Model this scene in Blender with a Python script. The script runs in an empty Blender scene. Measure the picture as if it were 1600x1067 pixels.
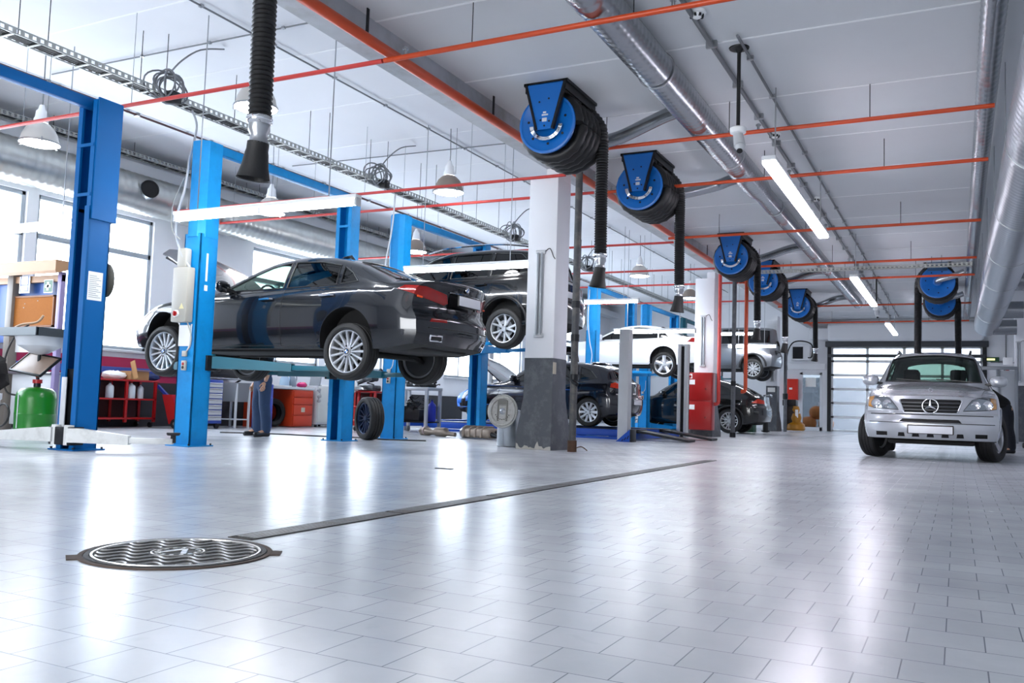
import bpy, bmesh, math, random
from mathutils import Vector, Matrix
random.seed(7)
SC = bpy.context.scene
COL = SC.collection
PI = math.pi
V = Vector

# ---------------------------------------------------------------- materials
def lin(h):
    h = h.lstrip('#')
    out = []
    for i in (0, 2, 4):
        c = int(h[i:i+2], 16) / 255
        out.append(c/12.92 if c <= .04045 else ((c+.055)/1.055)**2.4)
    return (*out, 1)

MATS = {}
def mat(name, col, rough=.5, metal=0, coat=0, spec=.5, noise=0, nscale=8, bump=0, bscale=60, emit=None, estr=0, dirt=None, dirtamt=.0, dscale=3):
    if name in MATS: return MATS[name]
    m = bpy.data.materials.new(name); m.use_nodes = True
    nt = m.node_tree; b = nt.nodes['Principled BSDF']
    c = lin(col) if isinstance(col, str) else col
    b.inputs['Base Color'].default_value = c
    b.inputs['Roughness'].default_value = rough
    b.inputs['Metallic'].default_value = metal
    b.inputs['Coat Weight'].default_value = coat
    b.inputs['Coat Roughness'].default_value = .04
    b.inputs['Specular IOR Level'].default_value = spec
    tc = None
    if noise or bump or dirt:
        tc = nt.nodes.new('ShaderNodeTexCoord')
    src = None
    if noise:
        n = nt.nodes.new('ShaderNodeTexNoise'); n.inputs['Scale'].default_value = nscale; n.inputs['Detail'].default_value = 6
        nt.links.new(tc.outputs['Object'], n.inputs['Vector'])
        mx = nt.nodes.new('ShaderNodeMix'); mx.data_type = 'RGBA'
        mx.inputs['A'].default_value = tuple(x*(1-noise) for x in c[:3])+(1,)
        mx.inputs['B'].default_value = tuple(min(1, x*(1+noise)) for x in c[:3])+(1,)
        nt.links.new(n.outputs['Fac'], mx.inputs['Factor'])
        nt.links.new(mx.outputs['Result'], b.inputs['Base Color']); src = mx.outputs['Result']
    if dirt:
        n = nt.nodes.new('ShaderNodeTexNoise'); n.inputs['Scale'].default_value = dscale; n.inputs['Detail'].default_value = 8; n.inputs['Roughness'].default_value = .7
        nt.links.new(tc.outputs['Object'], n.inputs['Vector'])
        rp = nt.nodes.new('ShaderNodeValToRGB'); rp.color_ramp.elements[0].position = .55-dirtamt*.3; rp.color_ramp.elements[1].position = .75-dirtamt*.3
        nt.links.new(n.outputs['Fac'], rp.inputs['Fac'])
        mx = nt.nodes.new('ShaderNodeMix'); mx.data_type = 'RGBA'
        mx.inputs['A'].default_value = c; mx.inputs['B'].default_value = lin(dirt)
        if src: nt.links.new(src, mx.inputs['A'])
        mu = nt.nodes.new('ShaderNodeMath'); mu.operation = 'MULTIPLY'; mu.inputs[1].default_value = min(1, dirtamt*1.6)
        nt.links.new(rp.outputs['Color'], mu.inputs[0]); nt.links.new(mu.outputs[0], mx.inputs['Factor'])
        nt.links.new(mx.outputs['Result'], b.inputs['Base Color'])
    if bump:
        n = nt.nodes.new('ShaderNodeTexNoise'); n.inputs['Scale'].default_value = bscale; n.inputs['Detail'].default_value = 4
        nt.links.new(tc.outputs['Object'], n.inputs['Vector'])
        bp = nt.nodes.new('ShaderNodeBump'); bp.inputs['Strength'].default_value = bump; bp.inputs['Distance'].default_value = .01
        nt.links.new(n.outputs['Fac'], bp.inputs['Height']); nt.links.new(bp.outputs['Normal'], b.inputs['Normal'])
    if emit:
        b.inputs['Emission Color'].default_value = lin(emit); b.inputs['Emission Strength'].default_value = estr
    MATS[name] = m
    return m

def glass(name, tint, gloss=.0, base=.06):
    """thin tinted pane: clear transmission tinted + fresnel gloss"""
    if name in MATS: return MATS[name]
    m = bpy.data.materials.new(name); m.use_nodes = True
    nt = m.node_tree; nt.nodes.clear()
    o = nt.nodes.new('ShaderNodeOutputMaterial')
    t = nt.nodes.new('ShaderNodeBsdfTransparent'); t.inputs['Color'].default_value = lin(tint)
    g = nt.nodes.new('ShaderNodeBsdfGlossy'); g.inputs['Roughness'].default_value = gloss
    f = nt.nodes.new('ShaderNodeLayerWeight'); f.inputs['Blend'].default_value = .5
    pw = nt.nodes.new('ShaderNodeMath'); pw.operation = 'POWER'; pw.inputs[1].default_value = 5
    a = nt.nodes.new('ShaderNodeMath'); a.operation = 'MULTIPLY_ADD'; a.inputs[1].default_value = 1-base; a.inputs[2].default_value = base
    x = nt.nodes.new('ShaderNodeMixShader')
    nt.links.new(f.outputs['Facing'], pw.inputs[0]); nt.links.new(pw.outputs[0], a.inputs[0]); nt.links.new(a.outputs[0], x.inputs[0])
    nt.links.new(t.outputs[0], x.inputs[1]); nt.links.new(g.outputs[0], x.inputs[2]); nt.links.new(x.outputs[0], o.inputs[0])
    MATS[name] = m
    return m

def emis(name, col, s):
    if name in MATS: return MATS[name]
    m = bpy.data.materials.new(name); m.use_nodes = True
    b = m.node_tree.nodes['Principled BSDF']
    b.inputs['Base Color'].default_value = lin(col); b.inputs['Roughness'].default_value = .4
    b.inputs['Emission Color'].default_value = lin(col); b.inputs['Emission Strength'].default_value = s
    MATS[name] = m
    return m

# ---------------------------------------------------------------- mesh builder
class MB:
    def __init__(s): s.bm = bmesh.new()
    def face(s, pts):
        vs = [s.bm.verts.new(p) for p in pts]
        return s.bm.faces.new(vs)
    def box(s, x0, x1, y0, y1, z0, z1, bev=0, M=None, seg=2):
        t = bmesh.new()
        r = bmesh.ops.create_cube(t, size=1)
        for v in t.verts:
            v.co = V(((x0+x1)/2+v.co.x*(x1-x0), (y0+y1)/2+v.co.y*(y1-y0), (z0+z1)/2+v.co.z*(z1-z0)))
        if bev: bmesh.ops.bevel(t, geom=t.edges[:], offset=bev, segments=seg, affect='EDGES', profile=.5)
        if M is not None: bmesh.ops.transform(t, matrix=M, verts=t.verts[:])
        s.join(t); return s
    def join(s, t):
        me = bpy.data.meshes.new('t'); t.to_mesh(me); t.free(); s.bm.from_mesh(me); bpy.data.meshes.remove(me)
    def bar(s, p, q, w, h=None, bev=0, up=(0, 0, 1)):
        """rectangular bar from p to q, w wide, h tall (along up)"""
        p, q = V(p), V(q); h = h or w
        d = q-p; L = d.length; x = d.normalized(); u = V(up)
        if abs(x.dot(u)) > .98: u = V((0, 1, 0))
        y = u.cross(x).normalized(); z = x.cross(y)
        M = Matrix((x, y, z)).transposed().to_4x4(); M.translation = (p+q)/2
        return s.box(-L/2, L/2, -w/2, w/2, -h/2, h/2, bev, M)
    def cyl(s, p, q, r, r2=None, n=20, cap=True):
        p, q = V(p), V(q); r2 = r if r2 is None else r2
        return s.sweep([p, q], [r, r2], n, cap)
    def sweep(s, pts, rad, n=12, cap=True, closed=False):
        pts = [V(p) for p in pts]
        if not hasattr(rad, '__len__'): rad = [rad]*len(pts)
        m = len(pts); rings = []
        tan = []
        for i in range(m):
            if closed: d = pts[(i+1) % m]-pts[i-1]
            else: d = pts[min(i+1, m-1)]-pts[max(i-1, 0)]
            tan.append(d.normalized() if d.length > 1e-9 else V((0, 0, 1)))
        u = V((0, 0, 1)) if abs(tan[0].z) < .9 else V((1, 0, 0))
        u = (u-tan[0]*u.dot(tan[0])).normalized()
        for i in range(m):
            u = u-tan[i]*u.dot(tan[i])
            if u.length < 1e-6: u = tan[i].orthogonal()
            u.normalize(); w = tan[i].cross(u)
            rings.append([s.bm.verts.new(pts[i]+(u*math.cos(2*PI*k/n)+w*math.sin(2*PI*k/n))*rad[i]) for k in range(n)])
        for i in range(m if closed else m-1):
            a, b = rings[i], rings[(i+1) % m]
            for k in range(n):
                s.bm.faces.new((a[k], a[(k+1) % n], b[(k+1) % n], b[k]))
        if cap and not closed:
            s.bm.faces.new(rings[0][::-1]); s.bm.faces.new(rings[-1])
        return s
    def lathe(s, prof, n=32, M=None, cap=False, a0=0, a1=2*PI):
        """prof: list of (r, z) about local z; M places it"""
        full = abs(a1-a0-2*PI) < 1e-6
        k_n = n if full else n+1
        rings = []
        for r, z in prof:
            ring = []
            for k in range(k_n):
                a = a0+(a1-a0)*k/n
                p = V((r*math.cos(a), r*math.sin(a), z))
                ring.append(s.bm.verts.new(M @ p if M is not None else p))
            rings.append(ring)
        for a, b in zip(rings, rings[1:]):
            for k in range(n):
                j = (k+1) % k_n
                s.bm.faces.new((a[k], a[j], b[j], b[k]))
        if cap:
            s.bm.faces.new(rings[0][::-1]); s.bm.faces.new(rings[-1])
        return s
    def prism(s, poly, axis, a, b, M=None):
        """poly in the two other axes (ordered x,y,z without axis) extruded a..b"""
        def pt(u, v, w):
            p = {'x': (w, u, v), 'y': (u, w, v), 'z': (u, v, w)}[axis]
            return M @ V(p) if M is not None else V(p)
        lo = [s.bm.verts.new(pt(u, v, a)) for u, v in poly]; hi = [s.bm.verts.new(pt(u, v, b)) for u, v in poly]
        n = len(poly)
        s.bm.faces.new(lo); s.bm.faces.new(hi)
        for i in range(n): s.bm.faces.new((lo[i], lo[(i+1) % n], hi[(i+1) % n], hi[i]))
        return s
    def grid(s, rows):
        g = [[s.bm.verts.new(p) for p in r] for r in rows]
        for a, b in zip(g, g[1:]):
            for k in range(len(a)-1): s.bm.faces.new((a[k], a[k+1], b[k+1], b[k]))
        return s
    def ball(s, c, r, n=16, sc=(1, 1, 1)):
        t = bmesh.new(); bmesh.ops.create_uvsphere(t, u_segments=n, v_segments=max(6, n//2), radius=r)
        for v in t.verts: v.co = V((v.co.x*sc[0], v.co.y*sc[1], v.co.z*sc[2]))+V(c)
        s.join(t); return s
    def jitter(s, amt, seed=1):
        R = random.Random(seed)
        for v in s.bm.verts: v.co += V((R.uniform(-1, 1), R.uniform(-1, 1), R.uniform(-1, 1)))*amt
        return s
    def build(s, name, m, parent=None, ang=40, smooth=True, recalc=True, loc=None, rot=None, split=None):
        if split or (split is None and name in SPLIT): return s.build_split(name, m, parent, ang, smooth)
        if recalc: bmesh.ops.recalc_face_normals(s.bm, faces=s.bm.faces[:])
        me = bpy.data.meshes.new(name); s.bm.to_mesh(me); s.bm.free()
        return mkobj(name, me, m, parent, ang, smooth, loc, rot)

SPLIT = {'hanger_rod', 'pipe_bracket', 'hanger_wire', 'clip', 'sprinkler_head', 'cable', 'duct_hanger', 'duct_band', 'rim_clip', 'bolt', 'disc_hole', 'end_cap', 'pipe_collar', 'tube',
         'caster', 'shelf', 'post', 'rail', 'headrest', 'drawer_handle', 'door_handle', 'anchor_bolt', 'castor_wheel', 'rod', 'fog_lamp', 'rubber_pad', 'leg', 'wheel_nut'}
def _split(s, name, m, parent, ang, smooth):
    bm = s.bm; bmesh.ops.recalc_face_normals(bm, faces=bm.faces[:])
    bm.verts.ensure_lookup_table(); bm.verts.index_update()
    seen = [-1]*len(bm.verts); isl = []
    for v in bm.verts:
        if seen[v.index] >= 0: continue
        st = [v]; seen[v.index] = len(isl); cur = []
        while st:
            q = st.pop(); cur.append(q)
            for e in q.link_edges:
                w2 = e.other_vert(q)
                if seen[w2.index] < 0: seen[w2.index] = len(isl); st.append(w2)
        isl.append(cur)
    bb = [[min(v.co[k] for v in c)-.003 for k in range(3)]+[max(v.co[k] for v in c)+.003 for k in range(3)] for c in isl]
    par = list(range(len(isl)))
    def root(i):
        while par[i] != i: i = par[i]
        return i
    for i in range(len(isl)):
        for j in range(i):
            if all(bb[i][k] <= bb[j][k+3] and bb[j][k] <= bb[i][k+3] for k in range(3)): par[root(i)] = root(j)
    groups = {}
    for f in bm.faces: groups.setdefault(root(seen[f.verts[0].index]), []).append(f)
    last = None
    for g in groups.values():
        nb = bmesh.new(); mp = {}
        for f in g:
            vs = []
            for v in f.verts:
                if v.index not in mp: mp[v.index] = nb.verts.new(v.co)
                vs.append(mp[v.index])
            try: nb.faces.new(vs).material_index = f.material_index
            except ValueError: pass
        me = bpy.data.meshes.new(name); nb.to_mesh(me); nb.free()
        last = mkobj(name, me, m, parent, ang, smooth)
    bm.free(); return last
MB.build_split = _split

def mkobj(name, me, m, parent=None, ang=40, smooth=True, loc=None, rot=None):
    for q in (m if isinstance(m, (list, tuple)) else [m]): me.materials.append(q)
    if smooth:
        me.polygons.foreach_set('use_smooth', [True]*len(me.polygons))
        me.set_sharp_from_angle(angle=math.radians(ang))
    o = bpy.data.objects.new(name, me); COL.objects.link(o)
    if parent: o.parent = parent
    if loc: o.location = loc
    if rot: o.rotation_euler = rot
    return o

def tag(o, label=None, cat=None, group=None, kind=None):
    if label: o['label'] = label
    if cat: o['category'] = cat
    if group: o['group'] = group
    if kind: o['kind'] = kind
    return o

def thing(name, label, cat, loc=(0, 0, 0), rz=0, group=None):
    o = bpy.data.objects.new(name, None); COL.objects.link(o)
    o.empty_display_size = .1
    o.location = loc; o.rotation_euler = (0, 0, rz)
    return tag(o, label, cat, group)

def struct(name, mb, m, label=None, **k):
    o = mb.build(name, m, **k); o['kind'] = 'structure'
    return tag(o, label or (name.replace('_', ' ')+' of the workshop hall'), 'room')

KIDS = {}
def copy_tree(o, parent=None):
    c = o.copy(); COL.objects.link(c)
    if parent: c.parent = parent
    for ch in [x for x in o.children]: copy_tree(ch, c)
    return c

def text_mesh(txt, size, name, m, parent, M, bold=False):
    """flat lettering as a mesh"""
    cu = bpy.data.curves.new('t', 'FONT'); cu.body = txt; cu.size = size; cu.align_x = 'CENTER'; cu.align_y = 'CENTER'
    cu.extrude = .0008
    if bold: cu.offset = size*.02
    o = bpy.data.objects.new('t', cu); COL.objects.link(o)
    dg = bpy.context.evaluated_depsgraph_get()
    me = bpy.data.meshes.new_from_object(o.evaluated_get(dg))
    bpy.data.objects.remove(o); bpy.data.curves.remove(cu)
    me.transform(M); me.name = name
    return mkobj(name, me, m, parent, smooth=False)

def catmull(pts, n=8):
    pts = [V(p) for p in pts]; out = []
    for i in range(len(pts)-1):
        p0, p1, p2, p3 = pts[max(i-1, 0)], pts[i], pts[i+1], pts[min(i+2, len(pts)-1)]
        for k in range(n):
            t = k/n
            out.append(.5*((2*p1)+(p2-p0)*t+(2*p0-5*p1+4*p2-p3)*t*t+(3*p1-p0-3*p2+p3)*t**3))
    out.append(pts[-1]); return out

def face_M(origin, ux, uz):
    """matrix taking local x->ux, local y->uz, local z->normal (for lettering)"""
    ux, uz = V(ux).normalized(), V(uz).normalized(); n = ux.cross(uz)
    M = Matrix((ux, uz, n)).transposed().to_4x4(); M.translation = V(origin); return M
# ---------------------------------------------------------------- camera
cam = bpy.data.cameras.new('camera'); co = bpy.data.objects.new('camera', cam); COL.objects.link(co)
_pi, _ro, _ya = [math.radians(a) for a in (4.1240128, 1.85646267, 26.91435333)]
_fw = V((-math.sin(_ya)*math.cos(_pi), math.cos(_ya)*math.cos(_pi), math.sin(_pi)))
_r = V((math.cos(_ya), math.sin(_ya), 0)); _u = _r.cross(_fw)
_R = _r*math.cos(_ro)+_u*math.sin(_ro); _U = -_r*math.sin(_ro)+_u*math.cos(_ro)
_M = Matrix((_R, _U, -_fw)).transposed().to_4x4(); _M.translation = (0, 0, .635)
co.matrix_world = _M
cam.sensor_width = 36; cam.lens = 36*1374.566/1600; cam.clip_end = 200; cam.clip_start = .05
SC.camera = co
SC.view_settings.view_transform = 'Standard'; SC.view_settings.look = 'None'
SC.view_settings.exposure = 1.3; SC.view_settings.gamma = 1
SC.view_settings.use_curve_mapping = False

# ---------------------------------------------------------------- materials
PAINT_W = mat('white_wall_paint', '#e6e8ec', .6, noise=.04, nscale=2)
CEIL_R = mat('shaded_ceiling_panel', '#d8dbde', .7, noise=.05, nscale=1.2)  # greyer than the lift ceiling: weaker light over the aisle put into the colour
CEIL_L = mat('white_ceiling_panel', '#eceef2', .7, noise=.03, nscale=1.5)
JOINT = mat('ceiling_joint_filler', '#f4f6f8', .5)
BEAM = mat('grey_beam_paint', '#b3b8be', .6, noise=.15, nscale=6, dirt='#8a8580', dirtamt=.3, dscale=2)
GREYP = mat('dark_grey_column_paint', '#4c5056', .45, noise=.12, nscale=4, dirt='#8a8d90', dirtamt=.22, dscale=5)
ORANGE = mat('orange_pipe_paint', '#c8461a', .38, noise=.1, nscale=4)
REDPIPE = mat('red_pipe_paint', '#c23a34', .4)
GALV = mat('galvanised_duct', '#9fa3a8', .27, metal=.92, noise=.12, nscale=7, bump=.06, bscale=40)
STEEL = mat('bare_steel', '#a9acb0', .3, metal=.9, noise=.1, nscale=10)
CHROME = mat('chrome', '#e2e4e8', .08, metal=1)
DKSTEEL = mat('dark_steel', '#242629', .42, metal=.6, noise=.2, nscale=8)
BLACK = mat('black_rubber', '#0c0c0e', .55, bump=.1, bscale=80)
BLACKP = mat('black_plastic', '#0a0a0c', .4)
BLACKM = mat('matt_black', '#0d0d0f', .75)
BLUE = mat('lift_blue_paint', '#0288cc', .5, spec=.3, noise=.08, nscale=3, dirt='#0468a0', dirtamt=.25, dscale=6)
BLUED = mat('lift_deep_blue_paint', '#005fa2', .55, spec=.2, noise=.08, nscale=3)
TEAL = mat('lift_teal_paint', '#0a5e70', .4, noise=.1, nscale=3)
REELB = mat('reel_blue_paint', '#0766b8', .35, noise=.06, nscale=5)
RED = mat('red_enamel', '#a80d10', .4, noise=.08, nscale=3)
REDC = mat('red_cabinet_enamel', '#9c0808', .35, noise=.08, nscale=3)
LGREY = mat('light_grey_enamel', '#c4c7cb', .4, noise=.05, nscale=4)
WHITEP = mat('white_plastic', '#eef0f2', .4)
PAPER = mat('white_paper', '#f2f2ef', .8)
CARD = mat('cardboard', '#b58a5c', .85, noise=.1, nscale=8)
CORK = mat('cork_board', '#955819', .9, noise=.14, nscale=40)
TAN = mat('tan_laminate', '#a5805f', .5, noise=.06, nscale=6)
GREEN = mat('green_enamel', '#07700f', .3, coat=.2)
DGREEN = mat('dark_green_enamel', '#1d4a36', .5)
SIGNG = mat('sign_green', '#04512e', .4)
YELLOW = mat('yellow_plastic', '#a8720c', .4)
SKIN = mat('skin', '#c99a7c', .5)
DENIM = mat('blue_denim', '#2a3f5e', .85, noise=.25, nscale=14)
TUBE = emis('fluorescent_glow', '#f6f9ff', 40)
TUBEN = emis('fluorescent_near_glow', '#f4f8ff', 20)
LAMPG = emis('bell_lamp_glow', '#fbfdff', 22)
PANE = glass('window_pane', '#f4f9ff', .02, .04)

def floor_mat():
    m = bpy.data.materials.new('floor_tiles'); m.use_nodes = True
    nt = m.node_tree; b = nt.nodes['Principled BSDF']; N = nt.nodes.new; L = nt.links.new
    tc = N('ShaderNodeTexCoord'); mp = N('ShaderNodeMapping')
    mp.inputs['Location'].default_value = (.033, .005, 0)
    L(tc.outputs['Object'], mp.inputs['Vector'])
    br = N('ShaderNodeTexBrick'); br.offset = .5; br.squash = 1
    br.inputs['Scale'].default_value = 1; br.inputs['Brick Width'].default_value = .2; br.inputs['Row Height'].default_value = .2
    br.inputs['Mortar Size'].default_value = .0021; br.inputs['Mortar Smooth'].default_value = .25; br.inputs['Bias'].default_value = 0
    br.inputs['Color1'].default_value = lin('#c6c9cd'); br.inputs['Color2'].default_value = lin('#cfd2d6'); br.inputs['Mortar'].default_value = lin('#7d828a')
    L(mp.outputs[0], br.inputs['Vector'])
    n1 = N('ShaderNodeTexNoise'); n1.inputs['Scale'].default_value = 1.1; n1.inputs['Detail'].default_value = 7; n1.inputs['Roughness'].default_value = .65
    L(tc.outputs['Object'], n1.inputs['Vector'])
    mx = N('ShaderNodeMix'); mx.data_type = 'RGBA'; mx.blend_type = 'MULTIPLY'; mx.inputs['Factor'].default_value = .35
    rp = N('ShaderNodeValToRGB'); rp.color_ramp.elements[0].position = .35; rp.color_ramp.elements[0].color = lin('#c9ccd1'); rp.color_ramp.elements[1].position = .65
    L(n1.outputs['Fac'], rp.inputs['Fac']); L(br.outputs['Color'], mx.inputs['A']); L(rp.outputs['Color'], mx.inputs['B'])
    # scuff marks
    n3 = N('ShaderNodeTexNoise'); n3.inputs['Scale'].default_value = 3.2; n3.inputs['Detail'].default_value = 9; n3.inputs['Distortion'].default_value = 2.2
    L(tc.outputs['Object'], n3.inputs['Vector'])
    r3 = N('ShaderNodeValToRGB'); r3.color_ramp.elements[0].position = .64; r3.color_ramp.elements[1].position = .8
    L(n3.outputs['Fac'], r3.inputs['Fac'])
    m3 = N('ShaderNodeMath'); m3.operation = 'MULTIPLY'; m3.inputs[1].default_value = .35; L(r3.outputs['Color'], m3.inputs[0])
    mx2 = N('ShaderNodeMix'); mx2.data_type = 'RGBA'; mx2.inputs['B'].default_value = lin('#8d9299')
    L(m3.outputs[0], mx2.inputs['Factor']); L(mx.outputs['Result'], mx2.inputs['A']); L(mx2.outputs['Result'], b.inputs['Base Color'])
    mr = N('ShaderNodeMapRange'); mr.inputs['To Min'].default_value = .17; mr.inputs['To Max'].default_value = .32
    L(n1.outputs['Fac'], mr.inputs['Value']); L(mr.outputs[0], b.inputs['Roughness'])
    b.inputs['Specular IOR Level'].default_value = .62
    n2 = N('ShaderNodeTexNoise'); n2.inputs['Scale'].default_value = 5; n2.inputs['Detail'].default_value = 3
    L(tc.outputs['Object'], n2.inputs['Vector'])
    ad = N('ShaderNodeMath'); ad.operation = 'MULTIPLY_ADD'; ad.inputs[1].default_value = -.6
    L(br.outputs['Fac'], ad.inputs[0]); L(n2.outputs['Fac'], ad.inputs[2])
    bp = N('ShaderNodeBump'); bp.inputs['Strength'].default_value = .12; bp.inputs['Distance'].default_value = .01
    L(ad.outputs[0], bp.inputs['Height']); L(bp.outputs['Normal'], b.inputs['Normal'])
    return m

# ---------------------------------------------------------------- room shell
WX, BY, NY, RX = -13.9, 37.0, -6.0, 2.3
ZC, ZL = 4.43, 5.15          # ceiling of the aisle / ceiling over the lifts
struct('floor', MB().box(WX-.3, RX+.3, NY-.3, BY+.3, -.2, 0), floor_mat(), 'pale grey glossy tiled workshop floor', smooth=False)
struct('ceiling', MB().box(-5.22, RX+.3, NY-.3, BY+.3, ZC, ZC+.2), CEIL_R, 'panelled ceiling above the aisle, greyed to look less lit', smooth=False)
struct('ceiling_over_lifts', MB().box(WX-.3, -5.22, NY-.3, BY+.3, ZL, ZL+.2), CEIL_L, 'white ceiling above the car lifts', smooth=False)
jm = MB()
y = -.21
while y < BY:
    jm.box(-5.2, .3, y-.016, y+.016, ZC-.004, ZC+.01); y += 1.8
struct('trim_1', jm, JOINT, 'white joint strips across the grey ceiling', smooth=False)
jm = MB()
y = 1.6
while y < BY:
    jm.box(WX, -5.4, y-.014, y+.014, ZL-.004, ZL+.01); y += 1.8
struct('trim_2', jm, JOINT, 'white joint strips across the white ceiling', smooth=False)
# window wall
wins = [(3.9, 6.4), (6.75, 9.28), (9.48, 11.9), (14.6, 17.0), (17.25, 19.7), (22.9, 25.4), (25.7, 28.2), (30.5, 33)]
ZS, ZT = 1.42, 3.95
wb = MB()
wb.box(WX-.3, WX, NY, BY, 0, ZS).box(WX-.3, WX, NY, BY, ZT, ZL)
yy = NY
for a, b_ in wins:
    wb.box(WX-.3, WX, yy, a, ZS, ZT); yy = b_
wb.box(WX-.3, WX, yy, BY, ZS, ZT)
struct('wall_left', wb, PAINT_W, 'white wall with tall bright windows', smooth=False)
WFR = mat('window_frame_grey', '#a3abb2', .5)
for k, (a, b_) in enumerate(wins):
    f = MB(); t = .07; x0, x1 = WX-.2, WX-.06
    for (p, q) in ((a, a+t), (b_-t, b_)): f.box(x0, x1, p, q, ZS, ZT, .008)
    for (p, q) in ((ZS, ZS+t), (ZT-t, ZT), (3.2, 3.3)): f.box(x0, x1, a, b_, p, q, .008)
    f.box(x0, x1, a+.95-.03, a+.95+.03, ZS, 3.25, .006)
    w = struct('window_%d' % (k+1), f, WFR, 'tall grey framed window with a transom')
    MB().box(WX-.135, WX-.125, a+.03, b_-.03, ZS+.03, ZT-.03).build('pane', PANE, w, smooth=False)
    MB().box(WX-.08, WX+.12, a-.05, b_+.05, ZS-.05, ZS, .008).build('sill', LGREY, w)
PINK = mat('magenta_red_wainscot', '#a8184a', .55, noise=.08, nscale=2)
struct('trim_7', MB().box(WX, WX+.04, NY, 24, 0, .84), mat('shaded_lower_wall', '#2b2c31', .6, noise=.2, nscale=3), 'lower wall band darkened for the shade under the benches', smooth=False)  # under-bench shade put into a dark band on the wall
struct('trim_3', MB().box(WX, WX+.03, NY, 13.2, .84, 1.28), PINK, 'magenta red lower wall band under the windows', smooth=False)
struct('trim_4', MB().box(WX+.03, WX+.07, NY, 13.2, .98, 1.1, .01), mat('rail_blue', '#2848a0', .5), 'blue guard rail along the red wall band')
# back wall
pd0, pd1, pz = -5.66, -4.82, 2.33
rd0, rd1, rz_ = -4.48, .84, 3.36
k = MB()
k.box(WX, pd0, BY, BY+.3, 0, ZL).box(pd0, pd1, BY, BY+.3, pz, ZL).box(pd1, rd0, BY, BY+.3, 0, ZL).box(rd0, rd1, BY, BY+.3, rz_, ZL).box(rd1, RX, BY, BY+.3, 0, ZL)
struct('wall_back', k, PAINT_W, 'white end wall with the roller door', smooth=False)
struct('trim_5', MB().box(-5.3, -4.5, BY-.35, BY, 3.6, 4.1, .1).box(-4.6, .9, BY-.4, BY, 3.55, 4.3, .14, seg=4), mat('soffit_white', '#dfe2e7', .5), 'white boxed soffit above the roller door')
struct('wall_right', MB().box(RX, RX+.3, NY, BY, 0, ZC), mat('right_wall_paint', '#c7cbd2', .6, noise=.04, nscale=2), 'pale grey side wall behind the silver car', smooth=False)
k = MB()
k.box(WX, -8, NY-.3, NY, 0, ZL).box(-8, -2, NY-.3, NY, 3.4, ZL).box(-2, RX, NY-.3, NY, 0, ZL)  # gateway opening added behind the camera to let light in
struct('wall_front', k, PAINT_W, 'white wall out of view with a gateway added for daylight', smooth=False)
# main beam with columns
k = MB()
k.box(-5.42, -5.2, NY, 11.6, 4.14, ZL).box(-5.42, -5.2, 11.6, BY, 4.14, ZL)
struct('beam', k, BEAM, 'grey ceiling beam running along the column row', smooth=False)
struct('beam_along_windows', MB().box(WX, WX+.45, NY, BY, 4.62, 4.86), mat('wall_beam_paint', '#cfd2d6', .6), 'pale beam above the windows', smooth=False)

def column(name, x0, x1, y0, y1, zp, label, flare=.1, lower=GREYP, xs=None):
    o = struct(name, MB().box(x0, x1, y0, y1, zp, 4.0, .01).box(xs or x1-.2, x1, y0+.02, y1-.02, 3.99, 4.15), PAINT_W, label)
    f = MB()
    prof = [(0, flare), (.06, flare), (.3, flare*.8), (.55, flare*.35), (.75, flare*.05), (.9, 0), (zp, 0)]
    rows = []
    for z, e in prof:
        rows.append([(x0-e, y0-e*.2, z), (x1+e*.05, y0-e*.2, z), (x1+e*.9, y1+e*.2, z), (x0-e, y1+e*.2, z), (x0-e, y0-e*.2, z)])
    f.grid(rows); f.build('dark_base', lower, o, ang=30)
    return o
C1 = column('column_1', -5.68, -5.22, 11.62, 12.1, 1.33, 'white column with a flared dark grey foot, beside the steel bin')
chip = mat('chipped_plaster', '#b9b6ae', .9, noise=.2, nscale=30)
m_ = MB(); R_ = random.Random(4)
pts = [(-5.77+.555*i/24, .012+.05*R_.random()+(.06 if i in (0, 1, 14, 15) else 0)) for i in range(25)]
m_.prism([(-5.77, .002)]+pts+[(-5.215, .002)], 'y', 11.592, 11.6)
m_.build('chipped_edge', chip, C1, smooth=False)
C2 = column('column_2', -5.95, -5.46, 21.95, 22.45, 1.6, 'white column carrying the red cabinet', lower=GREYP)
C3 = column('column_3', -6.16, -5.78, 32.5, 33.0, 1.62, 'white column with grey foot beside the yellow machine')
C4 = column('column_4', 1.63, 2.1, 31.8, 32.3, 1.75, 'pale column by the fire extinguisher', xs=1.9)
# manhole + floor drain are things, see below
# ---------------------------------------------------------------- light
w = bpy.data.worlds.new('sky'); SC.world = w; w.use_nodes = True
bg = w.node_tree.nodes['Background']; bg.inputs['Color'].default_value = (.96, .98, 1, 1); bg.inputs['Strength'].default_value = 6.0
def portal(name, loc, rot, sx, sy):
    l = bpy.data.lights.new(name, 'AREA'); l.shape = 'RECTANGLE'; l.size = sx; l.size_y = sy
    l.cycles.is_portal = True
    o = bpy.data.objects.new(name, l); COL.objects.link(o); o.location = loc; o.rotation_euler = rot; return o
for a, b_ in wins:
    portal('window_daylight', (WX-.29, (a+b_)/2, (ZS+ZT)/2), (0, -PI/2, 0), ZT-ZS, b_-a)
portal('added_gateway_daylight', (-5, NY-.28, 1.7), (PI/2, 0, 0), 6, 3.4)
portal('roller_daylight', ((rd0+rd1)/2, BY+.28, rz_/2), (-PI/2, 0, 0), rd1-rd0, rz_)
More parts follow.
